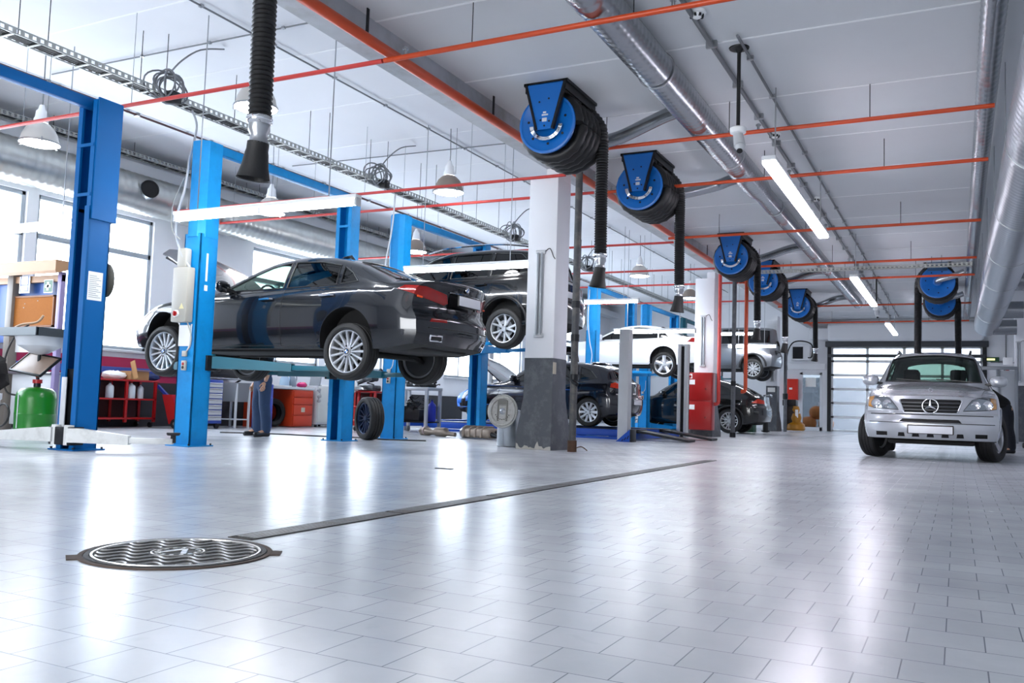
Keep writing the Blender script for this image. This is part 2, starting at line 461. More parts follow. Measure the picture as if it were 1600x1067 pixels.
# ---------------------------------------------------------------- overhead pipes, ducts, trays
def rod_to(mb, x, y, z, top, r=.005): mb.cyl((x, y, z), (x, y, top), r, n=6)
mp = thing('main_pipe', 'thick orange pipe running along the grey ceiling beam', 'pipe', (-5.08, 0, 4.12))
MB().cyl((0, NY+.1, 0), (0, 36.9, 0), .055, n=16).build('pipe_run', ORANGE, mp)
k = MB()
for i in range(14): k.box(-.006, .006, 1.5+2.6*i-.02, 1.5+2.6*i+.02, .03, .3, .002)
k.build('pipe_bracket', DKSTEEL, mp)
Z = 4.012
# right-hand branches over the aisle, left-hand branches over the lifts
PN = ['first', 'second', 'third', 'fourth', 'fifth', 'sixth', 'seventh', 'eighth']
for i, Y in enumerate((7.0, 10.57, 12.77, 16.69, 20.55, 23.0, 28.6, 33.8)):
    t = thing('branch_pipe', 'thin orange pipe crossing the aisle under the grey ceiling, %s one counting into the hall' % PN[i], 'pipe', (-5.08, Y, Z), group=None)
    MB().cyl((0, 0, 0), (5.45, 0, .01), .026, n=10).build('pipe_run', ORANGE, t)
    k = MB(); rod_to(k, 1.0, 0, .02, ZC-Z); rod_to(k, 2.6, 0, .02, ZC-Z); rod_to(k, 4.2, 0, .02, ZC-Z)
    k.build('hanger_rod', DKSTEEL, t)
    k = MB()
    for xx in (.25, 2.95): k.cyl((xx, 0, .02), (xx, 0, .1), .016, n=8).cyl((xx, 0, .07), (xx, 0, .09), .03, n=8)
    k.build('sprinkler_head', STEEL, t)
for i, Y in enumerate((7.0, 11.6, 12.73, 17.1, 20.55, 23.0, 26.9)):
    t = thing('lift_bay_pipe', 'thin red pipe over the car lifts, %s one counting into the hall' % PN[i], 'pipe', (-5.1, Y, Z))
    L = 8.6 if i else 8.7
    MB().cyl((0, 0, 0), (-L, 0, .03), .024, n=10).build('pipe_run', REDPIPE, t)
    k = MB()
    for xx in (-1.6, -3.6, -5.6, -7.6): rod_to(k, xx, 0, .02, ZL-Z, .004)
    k.build('hanger_rod', STEEL, t)
# spiral ducts
def spiral(mb, p, q, r, pitch=.11, n=28, rid=.004):
    p, q = V(p), V(q); L = (q-p).length; m = int(L/pitch*4); pts = []; rad = []
    for i in range(m+1):
        pts.append(p.lerp(q, i/m)); rad.append(r+(rid if i % 4 == 0 else 0))
    mb.sweep(pts, rad, n, cap=True)
d1 = thing('extract_duct', 'spiral galvanised duct along the aisle ceiling feeding the reels', 'duct', (-2.85, 0, 4.24))
k = MB(); spiral(k, (0, NY+.2, 0), (0, 14.1, 0), .19); spiral(k, (0, 14.1, 0), (0, 14.4, -.0), .165); spiral(k, (0, 14.4, 0), (0, 30.2, 0), .145)
k.build('duct_run', GALV, d1, ang=60)
k = MB()
for i in range(9):
    y = 2+3.4*i; r = .2 if y < 14.1 else .155
    k.lathe([(r, -.015), (r+.006, -.015), (r+.006, .015), (r, .015)], 28, Matrix.Translation((0, y, 0)) @ Matrix.Rotation(PI/2, 4, 'X'))
    rod_to(k, -.0, y, r, .19)
k.build('duct_hanger', STEEL, d1)
for (y0, y1) in ((10.12, 10.3), (13.45, 13.4), (19.5, 19.7), (23.0, 23.3), (28.3, 28.7)):
    k = MB(); pts = catmull([(-.1, y0, .0), (-.3, y0+.1, .0), (-.55, y0+.2, -.04), (-1.0, y1+.1, -.16), (-1.35, y1, -.24)], 6)
    k.sweep(pts, .085, 16); k.build('branch_duct', GALV, d1)
d2 = thing('small_duct', 'slim galvanised duct beside the big ventilation duct', 'duct', (.3, 0, 4.25))
k = MB(); spiral(k, (0, 2, 0), (0, 35, 0), .105, .16, 20); k.build('duct_run', GALV, d2, ang=60)
d3 = thing('ventilation_duct', 'big silver ventilation duct with round outlets above the silver car', 'duct', (.80, 0, 3.55))
k = MB(); spiral(k, (0, 3, 0), (0, 30.6, 0), .34, .14, 40, .005)
k.build('duct_run', mat('bright_duct', '#a4a9b0', .3, metal=.9, noise=.06, nscale=3, bump=.05, bscale=30), d3, ang=60)
MB().lathe([(0, .12), (.12, .11), (.25, .06), (.32, .02), (.342, -.03), (.34, -.1)], 36, Matrix.Translation((0, 30.6, 0)) @ Matrix.Rotation(-PI/2, 4, 'X')).build('end_cap', GALV, d3)
for (y, s) in ((20.8, 0), (26.4, 0), (29.4, -.18)):
    MB().sweep([(.15, y, s), (.75, y, s)], .22, 28).build('outlet', GALV, d3)
k = MB()
for i in range(8):
    y = 4+3.2*i; k.lathe([(.342, -.025), (.349, -.025), (.349, .025), (.342, .025)], 40, Matrix.Translation((0, y, 0)) @ Matrix.Rotation(PI/2, 4, 'X'))
    rod_to(k, -.335, y, 0, .87); rod_to(k, .335, y, 0, .87)
k.build('duct_band', STEEL, d3)
d4 = thing('window_duct', 'large grey duct along the windows with a round opening', 'duct', (-13.3, 0, 4.25))
k = MB(); spiral(k, (0, 1, 0), (0, 33, 0), .35, .14, 36, .008)
k.build('duct_run', mat('old_galvanised', '#c4c6c2', .3, metal=.85, noise=.2, nscale=5, bump=.08, bscale=40), d4, ang=60)
for y in (10.94, 21.0, 27.5):
    a = V((.90, -.30, .1)).normalized()
    k = MB(); k.sweep([V((.2, y, 0))+a*.02, V((.2, y, 0))+a*.25], .165, 28, cap=False); k.build('outlet', GALV, d4)
    k = MB(); k.sweep([V((.2, y, 0))+a*.22, V((.2, y, 0))+a*.225], .16, 28); k.build('outlet_dark_disc', BLACKM, d4)  # black disc painted in for the dark inside of the round opening
# cable trays
TRAYM = mat('perforated_tray', '#b4b6b2', .45, metal=.6)
def tray(name, label, x, y0, y1, z, top, w=.22, step=.09):
    t = thing(name, label, 'cable tray', (x, 0, z))
    k = MB()
    for s in (-1, 1):
        k.box(s*w/2-.008, s*w/2+.008, y0, y1, .0, .012).box(s*w/2-.008, s*w/2+.008, y0, y1, .06, .072)
        n = int((y1-y0)/step)
        for i in range(n): k.box(s*w/2-.006, s*w/2+.006, y0+i*step, y0+i*step+step*.45, .01, .062)
    n = int((y1-y0)/.3)
    for i in range(n): k.box(-w/2, w/2, y0+i*.3, y0+i*.3+.03, -.004, .004)
    k.build('tray_run', TRAYM, t, smooth=False)
    k = MB()
    y = y0+.6
    while y < y1:
        rod_to(k, -w/2, y, 0, top-z); rod_to(k, w/2, y+.2, 0, top-z); y += 1.6
    k.build('hanger_rod', DKSTEEL, t)
    k = MB(); R_ = random.Random(3)
    for j in range(5):
        xx = -w*.36+w*.18*j
        k.sweep([(xx+R_.uniform(-.01, .01), y0+i*.6, .015+R_.uniform(0, .01)) for i in range(int((y1-y0)/.6))], .009, 5)
    k.build('cable', BLACKP, t)
    return t
tray('cable_tray', 'perforated cable tray hanging over the blue lift posts', -8.95, 2, 34, 4.36, ZL)
tray('wall_cable_tray', 'dark cable tray on the pale beam above the windows', -13.35, 2, 34, 4.9, ZL, .18)
t = tray('aisle_cable_tray', 'short cable tray crossing the aisle under the grey ceiling', 0, -2.3, 2.3, 0, .25, .14)
t.location = (-2.0, 21.4, 3.98); t.rotation_euler = (0, 0, PI/2)
def conduit(name, label, pts, r, m, clips=True):
    t = thing(name, label, 'conduit', pts[0])
    o = V(pts[0]); P_ = [V(p)-o for p in pts]
    MB().sweep(P_, r, 8).build('conduit_run', m, t)
    k = MB()
    for a, b in zip(P_, P_[1:]):
        n = int((b-a).length/1.2)
        for i in range(n):
            c = a.lerp(b, (i+.5)/n); k.box(c.x-r*2.2, c.x+r*2.2, c.y-.02, c.y+.02, c.z-r*1.2, c.z+r*1.5)
    if clips: k.build('clip', STEEL, t)
    return t
CND = mat('grey_conduit', '#75787c', .5)
conduit('cable_conduit', 'grey cable bundle along the aisle ceiling passing the round detectors', [(-2.24, -4, 4.39), (-2.24, 36, 4.39)], .026, CND)
conduit('cable_conduit', 'thin grey conduit beside the cable bundle on the aisle ceiling', [(-1.95, 8.6, 4.39), (-1.95, 36, 4.39)], .016, CND)
conduit('cable_conduit', 'dark cable along the white ceiling close to the beam', [(-7.85, -2, 5.12), (-7.75, 12.6, 5.12), (-7.7, 33, 5.12)], .012, CND)
conduit('cable_conduit', 'thin conduit on the white ceiling above the window bays', [(-11.9, -2, 5.12), (-11.7, 33, 5.12)], .012, CND)
conduit('lower_rail', 'thin red-brown rail under the cable tray over the lift posts', [(-9.25, 2, 4.14), (-9.25, 34, 4.14)], .015, mat('brown_rail', '#6a4a48', .5))
conduit('cable_conduit', 'cable crossing the white ceiling to the second row of bell lamps', [(-5.5, 8.0, 5.12), (-11.5, 7.9, 5.12)], .01, CND)
conduit('cable_conduit', 'cable crossing the white ceiling to the lamp by the column', [(-5.6, 13.2, 5.12), (-11.5, 13.0, 5.12)], .01, CND)
def detector(Y, label):
    t = thing('smoke_detector', label, 'detector', (-2.2, Y, ZC), group=None)
    MB().lathe([(0, -.075), (.03, -.07), (.055, -.05), (.062, -.03), (.085, -.028), (.088, -.012), (.085, 0)], 24).build('housing', WHITEP, t)
    k = MB()
    for i in range(8): a = i*PI/4; k.box(.045, .066, -.01, .01, -.062, -.036, 0, Matrix.Rotation(a, 4, 'Z'))
    k.build('sensing_slot', DKSTEEL, t)
for Y, l in ((8.0, 'white round smoke detector on the grey ceiling ahead of the black ceiling rod'), (12.0, 'white round smoke detector close to the first aisle tube light'), (15.9, 'white round smoke detector beyond the first aisle tube light')): detector(Y, l)
# ceiling rods with spherical sensor
def sensor(x, y, label, L=.86):
    t = thing('ceiling_sensor', label, 'sensor', (x, y, ZC))
    MB().lathe([(0, -.055), (.025, -.05), (.045, -.02), (.1, -.012), (.105, 0)], 24).cyl((0, 0, 0), (0, 0, -L), .02, n=12).build('rod', BLACKP, t)
    MB().lathe([(.0, -L-.10), (.04, -L-.10), (.05, -L-.06), (.08, -L-.05), (.085, -L), (.06, -L+.015), (0, -L+.015)], 24).build('socket', WHITEP, t)
    MB().cyl((0, 0, -L-.06), (.03, -.05, -L-.2), .05, .06, 20).ball((.035, -.055, -L-.21), .05, 14).build('lens_head', LGREY, t)
    MB().cyl((.033, -.06, -L-.245), (.036, -.075, -L-.262), .03, n=16).build('lens', BLACKP, t)
sensor(-2.02, 9.0, 'white spherical sensor on a black rod, in front of the first aisle tube light')
sensor(-1.95, 25.6, 'white spherical sensor on a black rod, beyond the second aisle tube light')
# aisle tube lights (long white diffusers)
DIFF = emis('diffuser_glow', '#f8f2ff', 16)
for i, (y0, y1, l) in enumerate(((9.9, 14.5, 'long white tube light over the aisle, at the front of the row'), (19.0, 24.0, 'long white tube light over the aisle, second along the ceiling'), (28.8, 32.6, 'small white tube light over the aisle by the end wall'))):
    t = thing('aisle_light', l, 'light', (-1.88, y0, 3.42))
    L = y1-y0
    MB().box(-.08, .08, 0, L, .045, .1, .012).build('housing', WHITEP, t)
    n = 3
    for j in range(n):
        MB().box(-.075, .075, L*j/n+.02, L*(j+1)/n-.02, 0, .05, .02).build('diffuser', DIFF, t)
    k = MB()
    for yy in (.4, L-.4): rod_to(k, 0, yy, .1, ZC-3.42, .008)
    k.build('hanger_rod', STEEL, t)
# bay tube lights, hung across the lifts
def bay_light(x0, x1, y, z, label, glow=None):
    t = thing('bay_tube_light', label, 'light', (x0, y, z)); L = x1-x0
    MB().box(0, L, -.055, .055, .03, .075, .01).build('housing', WHITEP, t)
    for j in range(2):
        MB().cyl((L*j/2+.03, 0, 0), (L*(j+1)/2-.03, 0, 0), .04, n=14).build('tube', glow or TUBEN, t)
    k = MB()
    for xx in (0, L/2-.015, L-.03): k.box(xx, xx+.03, -.045, .045, -.045, .05, .008)
    k.build('end_cap', LGREY, t)
    k = MB()
    for xx in (.35, L-.4): rod_to(k, xx, 0, .07, ZL-z, .007)
    k.build('hanger_wire', STEEL, t)
bay_light(-8.3, -5.62, 7.4, 2.72, 'tube light hung in front of the lift with the dark saloon')
bay_light(-8.05, -5.72, 11.9, 2.76, 'tube light hung between the dark saloon and the black off-roader')
bay_light(-12.3, -9.95, 7.4, 2.76, 'tube light hung in front of the windows behind the tallest blue post', emis('fluorescent_dim_glow', '#f4f8ff', 5))
bay_light(-8.4, -6.95, 20.5, 3.27, 'tube light hung above the white car beside the column')
bay_light(-7.75, -5.65, 20.95, 2.56, 'tube light hung across the windows of the white car')
bay_light(-7.2, -5.9, 29.6, 3.25, 'upper tube light in front of the silver raised car')
bay_light(-6.9, -5.3, 29.7, 2.84, 'lower tube light in front of the silver raised car')
# bell lamps
BELL = mat('bell_lamp_enamel', '#c9c6c0', .35, metal=.3)
BELLD = mat('bell_lamp_brown', '#8d8076', .45, metal=.2)
def bell(x, y, z, label, m=BELL):
    t = thing('bell_lamp', label, 'lamp', (x, y, z))
    MB().lathe([(.245, 0), (.25, .02), (.235, .05), (.22, .12), (.18, .2), (.12, .26), (.085, .28)], 32).build('reflector', m, t)
    MB().lathe([(.245, .004), (.2, -.012), (.1, -.022), (0, -.025)], 32).build('glass_cover', LAMPG, t)
    MB().lathe([(.09, .28), (.092, .33), (.078, .36), (.07, .44), (.045, .47), (.03, .53), (0, .53)], 20).build('lamp_holder', WHITEP, t)
    k = MB().lathe([(.249, -.004), (.256, -.004), (.256, .018), (.249, .018)], 32)
    for a in (0, 2.1, 4.2): k.box(-.01, .01, .245, .265, -.02, .04, 0, Matrix.Rotation(a, 4, 'Z'))
    k.build('rim_clip', STEEL, t)
    k = MB(); top = ZL-z
    k.sweep(catmull([(0, 0, .52), (.01, 0, .62), (0, 0, top)], 4), .008, 6); rod_to(k, .12, 0, .3, top, .004)
    k.build('cable', CND, t)
bell(-11.0, 7.45, 3.93, 'white bell lamp close to the windows by the tallest blue post')
bell(-7.32, 7.6, 4.0, 'white bell lamp behind the hanging black hose')
bell(-10.98, 11.9, 3.92, 'white bell lamp behind the tube light above the dark saloon')
bell(-7.45, 12.2, 4.08, 'bell lamp hanging beside the white column', BELLD)
bell(-10.95, 16.6, 4.02, 'brownish bell lamp behind the third blue lift post', BELLD)
bell(-7.36, 21.7, 4.08, 'bell lamp hanging above the white car', BELL)
bell(-7.32, 26.4, 4.08, 'bell lamp hanging beside the red cabinet column', BELLD)
bell(-11.2, 21.6, 4.05, 'pale bell lamp far behind the black hose nozzle')
# coils of spare cable on the tray
for i, (y, l) in enumerate(((7.6, 'coil of spare cable on the tray above the tallest blue post'), (12.15, 'coil of spare cable on the tray between the two blue lift frames'), (17.2, 'coil of spare cable on the tray beside the column'), (21.6, 'coil of spare cable on the tray beyond the column'))):
    t = thing('cable_coil', l, 'cable', (-8.8, y, 4.42))
    k = MB(); R_ = random.Random(i)
    for j in range(9):
        rx, rz2 = R_.uniform(.16, .27), R_.uniform(.12, .2); c = V((R_.uniform(-.06, .06), R_.uniform(-.12, .12), .03+R_.uniform(-.02, .04))); a = R_.uniform(0, PI)
        ring = []
        for q in range(20):
            b = 2*PI*q/20; p = V((rx*math.cos(b)*math.cos(a), rx*math.cos(b)*math.sin(a), rz2*math.sin(b))); ring.append(c+p)
        k.sweep(ring, .011, 6, closed=True)
    k.sweep(catmull([(0, 0, .2), (.1, .1, .4), (.2, .3, .6), (.3, .6, .71)], 5), .011, 6)
    k.build('loops', CND, t)
    MB().box(.0, .14, -.05, .11, -.17, -.02, .02).build('junction_box', BLACKP, t)

# ---------------------------------------------------------------- hose reels
HOSE = mat('black_hose', '#0e0e10', .5)
def ribbed(mb, pts, r, pitch=.03, rid=.006, n=18):
    out = []; acc = 0; P_ = [V(p) for p in pts]
    seg = [(a, b) for a, b in zip(P_, P_[1:])]
    res = []
    for a, b in seg:
        m = max(1, int((b-a).length/(pitch/2)))
        for i in range(m): res.append(a.lerp(b, i/m))
    res.append(P_[-1])
    mb.sweep(res, [r+(rid if i % 2 else -rid) for i in range(len(res))], n)
def reel(x, y, zaxis, label, drop, s=1.0, side=1, plain=False, nozzle=True, group='exhaust hose reels under the ceiling'):
    """axis along Y, blue disc faces -Y; hose leaves at the back on side*x"""
    t = thing('hose_reel', label, 'hose reel', (x, y, zaxis), group=group)
    top = ZC-zaxis; r = .355*s; D = .72
    MY = Matrix.Rotation(PI/2, 4, 'X')       # lathe axis z -> -y
    MB().lathe([(0, .0), (r*.42, .0), (r*.5, .02), (r*.86, .02), (r*.93, .035), (r, .03), (r*1.0, .0), (r*.9, -.015), (r*.5, -.015), (0, -.015)], 48, MY).build('front_disc', REELB, t)
    k = MB()
    for i in range(7):
        a = i*2*PI/7+.3; k.cyl((r*.68*math.cos(a), -.022, r*.68*math.sin(a)), (r*.68*math.cos(a), -.026, r*.68*math.sin(a)), .016, n=10)
    k.build('disc_hole', BLACKM, t)
    MB().lathe([(0, -D+.015), (r, -D+.015), (r, -D-.015), (0, -D-.015)], 40, MY).build('rear_disc', REELB, t)
    k = MB()
    for i in range(5):
        yy = .07+i*.14
        k.sweep([((r*.98)*math.cos(2*PI*q/40), yy+.14*q/40, (r*.98)*math.sin(2*PI*q/40)) for q in range(41)], [.072+(.006 if q % 2 else -.004) for q in range(41)], 12)
    k.build('hose_coil', HOSE, t)
    # bracket: front plate tapered, dark channel frame
    w0, w1 = .25*s, .1*s
    if not plain:
        MB().prism([(-w0, top-.02), (w0, top-.02), (w1, -.09), (-w1, -.09)], 'y', -.1, -.085).build('front_bracket', REELB, t, smooth=False)
        k = MB()
        for sg in (-1, 1): k.bar((sg*w0, -.085, top-.02), (sg*w1, -.085, -.09), .03, .05, up=(0, 1, 0))
        k.box(-w0-.03, w0+.02, -.1, -.03, top-.03, top)
        k.build('bracket_flange', DKSTEEL, t, smooth=False)
        M_ = face_M((0, -.1015, .0), (1, 0, 0), (0, 0, 1))
        k = MB(); k.box(-.03, .03, -.1012, -.1, .0, .045).box(-.035, .045, -.1012, -.1, .07, .09).box(-.02, .02, -.1012, -.1, .1, .12)
        k.build('rating_label', LGREY, t, smooth=False)
        k = MB()
        for q in ((-.05, .02), (.06, .0), (0, -.05), (-.07, .24), (.05, .27)): k.cyl((q[0], -.1, q[1]), (q[0], -.104, q[1]), .012, n=8)
        k.build('bolt', DKSTEEL, t)
        k = MB()
        for q in range(3):
            rr = .17*s+q*.016
            k.sweep([(rr*math.cos(a), -.05, rr*math.sin(a)*.9-.02) for a in [PI*1.02+PI*.96*i/16 for i in range(17)]], .011, 8)
        k.build('hub_ring', CHROME, t)
    else:
        k = MB().cyl((0, -.02, 0), (.0, -.1, .0), .1, n=24); k.build('hub', REELB, t)
        k = MB(); k.sweep(catmull([(0, -.1, 0), (.06, -.28, .02), (.35, -.42, .08), (.58, -.46, .16)], 7), .072, 16); k.build('suction_pipe', GALV, t)
        MB().box(-.22, .22, -.06, 0, r*.7, top).build('front_bracket', mat('dark_blue_bracket', '#1c4a74', .5), t)
    k = MB()
    for sg in (-1, 1): k.box(sg*w0-.03, sg*w0+.03, -.1, D+.12, top-.035, top).box(sg*w0-.008, sg*w0+.008, -.1, D+.12, top-.12, top)
    k.box(-w0, w0, D+.05, D+.1, top-.12, top).box(-.05, .05, D+.05, D+.09, -.06, top)
    k.build('ceiling_frame', DKSTEEL, t, smooth=False)
    hx = side*r*1.08; hy = D+.02 if not plain else .3
    k = MB()
    pts = catmull([(side*.05, hy-.02, r*.98), (side*r*.55, hy, r*.96), (side*r*.95, hy, r*.55), (hx+side*.015, hy, .0), (hx+side*.02, hy, -.5), (hx+side*.03, hy, drop+.42)], 8)
    ribbed(k, pts, .074*s if not plain else .085); h = k.build('hanging_hose', HOSE, t)
    if nozzle:
        nx, ny = hx+side*.03, hy
        k = MB(); k.lathe([(.078, drop+.43), (.085, drop+.42), (.085, drop+.40), (.078, drop+.39), (.07, drop+.38)], 20, Matrix.Translation((nx, ny, 0)))
        k.build('clamp', CHROME, t)
        MB().lathe([(.068, drop+.39), (.072, drop+.34), (.055, drop+.31), (.058, drop+.27), (.07, drop+.25)], 20, Matrix.Translation((nx, ny, 0))).build('coupling', STEEL, t)
        T_ = Matrix.Translation((nx, ny, drop+.26)) @ Matrix.Rotation(.12*side, 4, 'Y')
        MB().lathe([(.07, .0), (.07, -.05), (.075, -.07), (.085, -.15), (.105, -.23), (.11, -.24), (.1, -.235), (.07, -.1), (.0, -.05)], 24, T_).build('nozzle', BLACK, t)
    return t
reel(-4.46, 3.5, 3.9, 'exhaust hose hanging down at the front with a flared black nozzle', -1.88, 1.0)
reel(-4.29, 9.2, 3.945, 'big blue hose reel at the front, beside the first white column', -1.87)
reel(-4.2, 12.3, 3.93, 'blue hose reel second along the orange main pipe', -1.82)
reel(-4.28, 18.6, 3.9, 'blue hose reel in front of the red cabinet column', -1.7)
reel(-4.3, 22.2, 3.9, 'blue hose reel half hidden behind the third one', -1.75)
reel(-4.31, 27.6, 3.9, 'blue hose reel by the end wall and the yellow machine', -1.65)
reel(-.42, 23.6, 3.95, 'blue hose reel over the silver car, the upper of the pair', -2.15, 1.1, -1, True, False, 'hose reels above the silver car')
reel(-.42, 27.4, 3.92, 'blue hose reel over the silver car, the lower of the pair', -1.95, 1.1, 1, True, False, 'hose reels above the silver car')
# vertical pipes and tube lights on the columns
t = thing('drain_pipe', 'dark grey vertical pipe standing beside the first white column', 'pipe', (-4.88, 11.6, 0))
k = MB().cyl((0, 0, .02), (0, 0, 4.43), .052, n=18)
k.build('pipe_run', mat('grey_pipe_paint', '#3a3c40', .5, noise=.2, nscale=6, dirt='#7b7468', dirtamt=.3, dscale=4), t)
k = MB()
for z in (1.05, 1.62, 2.1): k.cyl((0, 0, z-.05), (0, 0, z+.05), .062, n=18)
k.cyl((0, -.05, 1.0), (.09, -.09, .95), .03, n=12)
k.build('pipe_collar', DKSTEEL, t)
k = MB().cyl((0, 0, 0), (0, 0, .16), .066, n=18).sweep(catmull([(.04, 0, .05), (.15, -.02, .08), (.24, -.02, .03)], 5), .008, 6)
k.build('rusty_foot', mat('rust', '#4a3527', .9, noise=.3, nscale=20), t)
def vlamp(x, y, z0, z1, label):
    t = thing('column_tube_light', label, 'light', (x, y, z0)); L = z1-z0
    MB().box(-.075, .075, -.04, 0, 0, .06, .01).box(-.075, .075, -.04, 0, L-.06, L, .01).box(-.055, .055, -.02, 0, 0, L, .005).build('fixture', LGREY, t)
    MB().cyl((-.03, -.035, .04), (-.03, -.035, L-.04), .021, n=12).cyl((.03, -.035, .04), (.03, -.035, L-.04), .021, n=12).build('tube', mat('unlit_tube', '#8f959b', .15, spec=.8), t)
    MB().sweep(catmull([(.06, -.01, L-.03), (.14, -.01, L+.02), (.2, -.01, L-.1), (.23, -.01, L-.14)], 5), .006, 6).build('cable', BLACKP, t)
vlamp(-5.46, 11.62, 1.63, 2.92, 'unlit twin tube fixed upright on the first white column')
vlamp(-5.73, 21.95, 1.75, 3.05, 'unlit twin tube fixed upright above the red cabinet')
vlamp(-5.94, 32.5, 1.76, 3.2, 'unlit twin tube fixed upright on the column by the yellow machine')
vlamp(1.72, 31.8, 1.85, 3.15, 'unlit twin tube fixed upright on the pale column by the extinguisher')
for (x, y, l, m, r) in ((-5.27, 21.75, 'bright red vertical pipe beside the red cabinet column', REDPIPE, .045), (-5.08, 22.5, 'dark grey vertical pipe between the two red ones', GREYP, .055), (-4.86, 22.9, 'orange vertical pipe beside the dark grey one', ORANGE, .05)):
    t = thing('riser_pipe', l, 'pipe', (x, y, 0)); zb = 0 if m is GREYP else (.9 if m is REDPIPE else 1.25)
    MB().cyl((0, 0, zb), (0, 0, 4.1), r, n=14).build('pipe_run', m, t)
    if m is GREYP: MB().cyl((0, 0, 0), (0, 0, .12), r*1.4, n=14).cyl((0, 0, 1.3), (0, 0, 1.42), r*1.2, n=14).build('pipe_collar', DKSTEEL, t)
    else: MB().sweep(catmull([(0, 0, zb), (-.02, 0, zb-.06), (-.06, 0, zb-.08), (-.11, 0, zb-.08)], 5), r, 12).build('pipe_elbow', m, t)
t = thing('riser_pipe', 'dark vertical pipe in front of the yellow machine', 'pipe', (-5.45, 32.3, 0))
MB().cyl((0, 0, 0), (0, 0, 4.2), .06, n=14).build('pipe_run', GREYP, t)
MB().cyl((0, 0, 1.15), (0, 0, 1.35), .09, n=14).build('pipe_collar', DKSTEEL, t)
# ---------------------------------------------------------------- cars
def pchip(tab):
    xs = [p[0] for p in tab]; ys = [p[1] for p in tab]; n = len(xs)
    h = [xs[i+1]-xs[i] for i in range(n-1)]; d = [(ys[i+1]-ys[i])/h[i] for i in range(n-1)]
    m = [0]*n
    for i in range(1, n-1):
        if d[i-1]*d[i] > 0:
            w1, w2 = 2*h[i]+h[i-1], h[i]+2*h[i-1]; m[i] = (w1+w2)/(w1/d[i-1]+w2/d[i])
    m[0] = d[0]; m[-1] = d[-1]
    def f(x):
        if x <= xs[0]: return ys[0]
        if x >= xs[-1]: return ys[-1]
        i = 0
        while x > xs[i+1]: i += 1
        t = (x-xs[i])/h[i]
        return (2*t**3-3*t*t+1)*ys[i]+(t**3-2*t*t+t)*h[i]*m[i]+(-2*t**3+3*t*t)*ys[i+1]+(t**3-t*t)*h[i]*m[i+1]
    return f

TYRE = mat('tyre_rubber', '#0c0c0d', .62, bump=.15, bscale=50)
RIMS = mat('silver_alloy', '#d4d7db', .28, metal=.75)
RIMDK = mat('wheel_recess', '#1d1e20', .6)
DISC = mat('brake_disc', '#8f9194', .35, metal=.8)
UNDER = mat('car_underbody', '#0d0d0e', .75, noise=.3, nscale=6)
GAP = mat('panel_gap', '#050506', .8)
TRIMB = mat('black_trim', '#101113', .35)
CLAD = mat('grey_cladding', '#1c1d1f', .6)
TAILR = mat('tail_lamp_red', '#8e0a04', .15, coat=.25, noise=.4, nscale=9)
TAILO = mat('tail_lamp_orange', '#f0501a', .3)
LAMPC = mat('clear_lamp', '#8d969d', .1, metal=.5, coat=1, noise=.25, nscale=18)
AMBER = mat('amber_lamp', '#c78f4a', .15, coat=1)
PLATE = mat('blank_white_plate', '#e9ebef', .4)
GLD = glass('dark_car_glass', '#15181b', .01, .07)
GLM = glass('car_glass', '#a4b8ad', .01, .07)
SEATM = mat('dark_seat', '#101012', .7)
PAINTS = {}
def paint(name, col, metal=.55, rough=.28):
    return mat(name, col, rough, metal=metal, coat=1)

def seg_lerp(a, b, n, end=True): return [a+(b-a)*i/n for i in range(n+(1 if end else 0))]

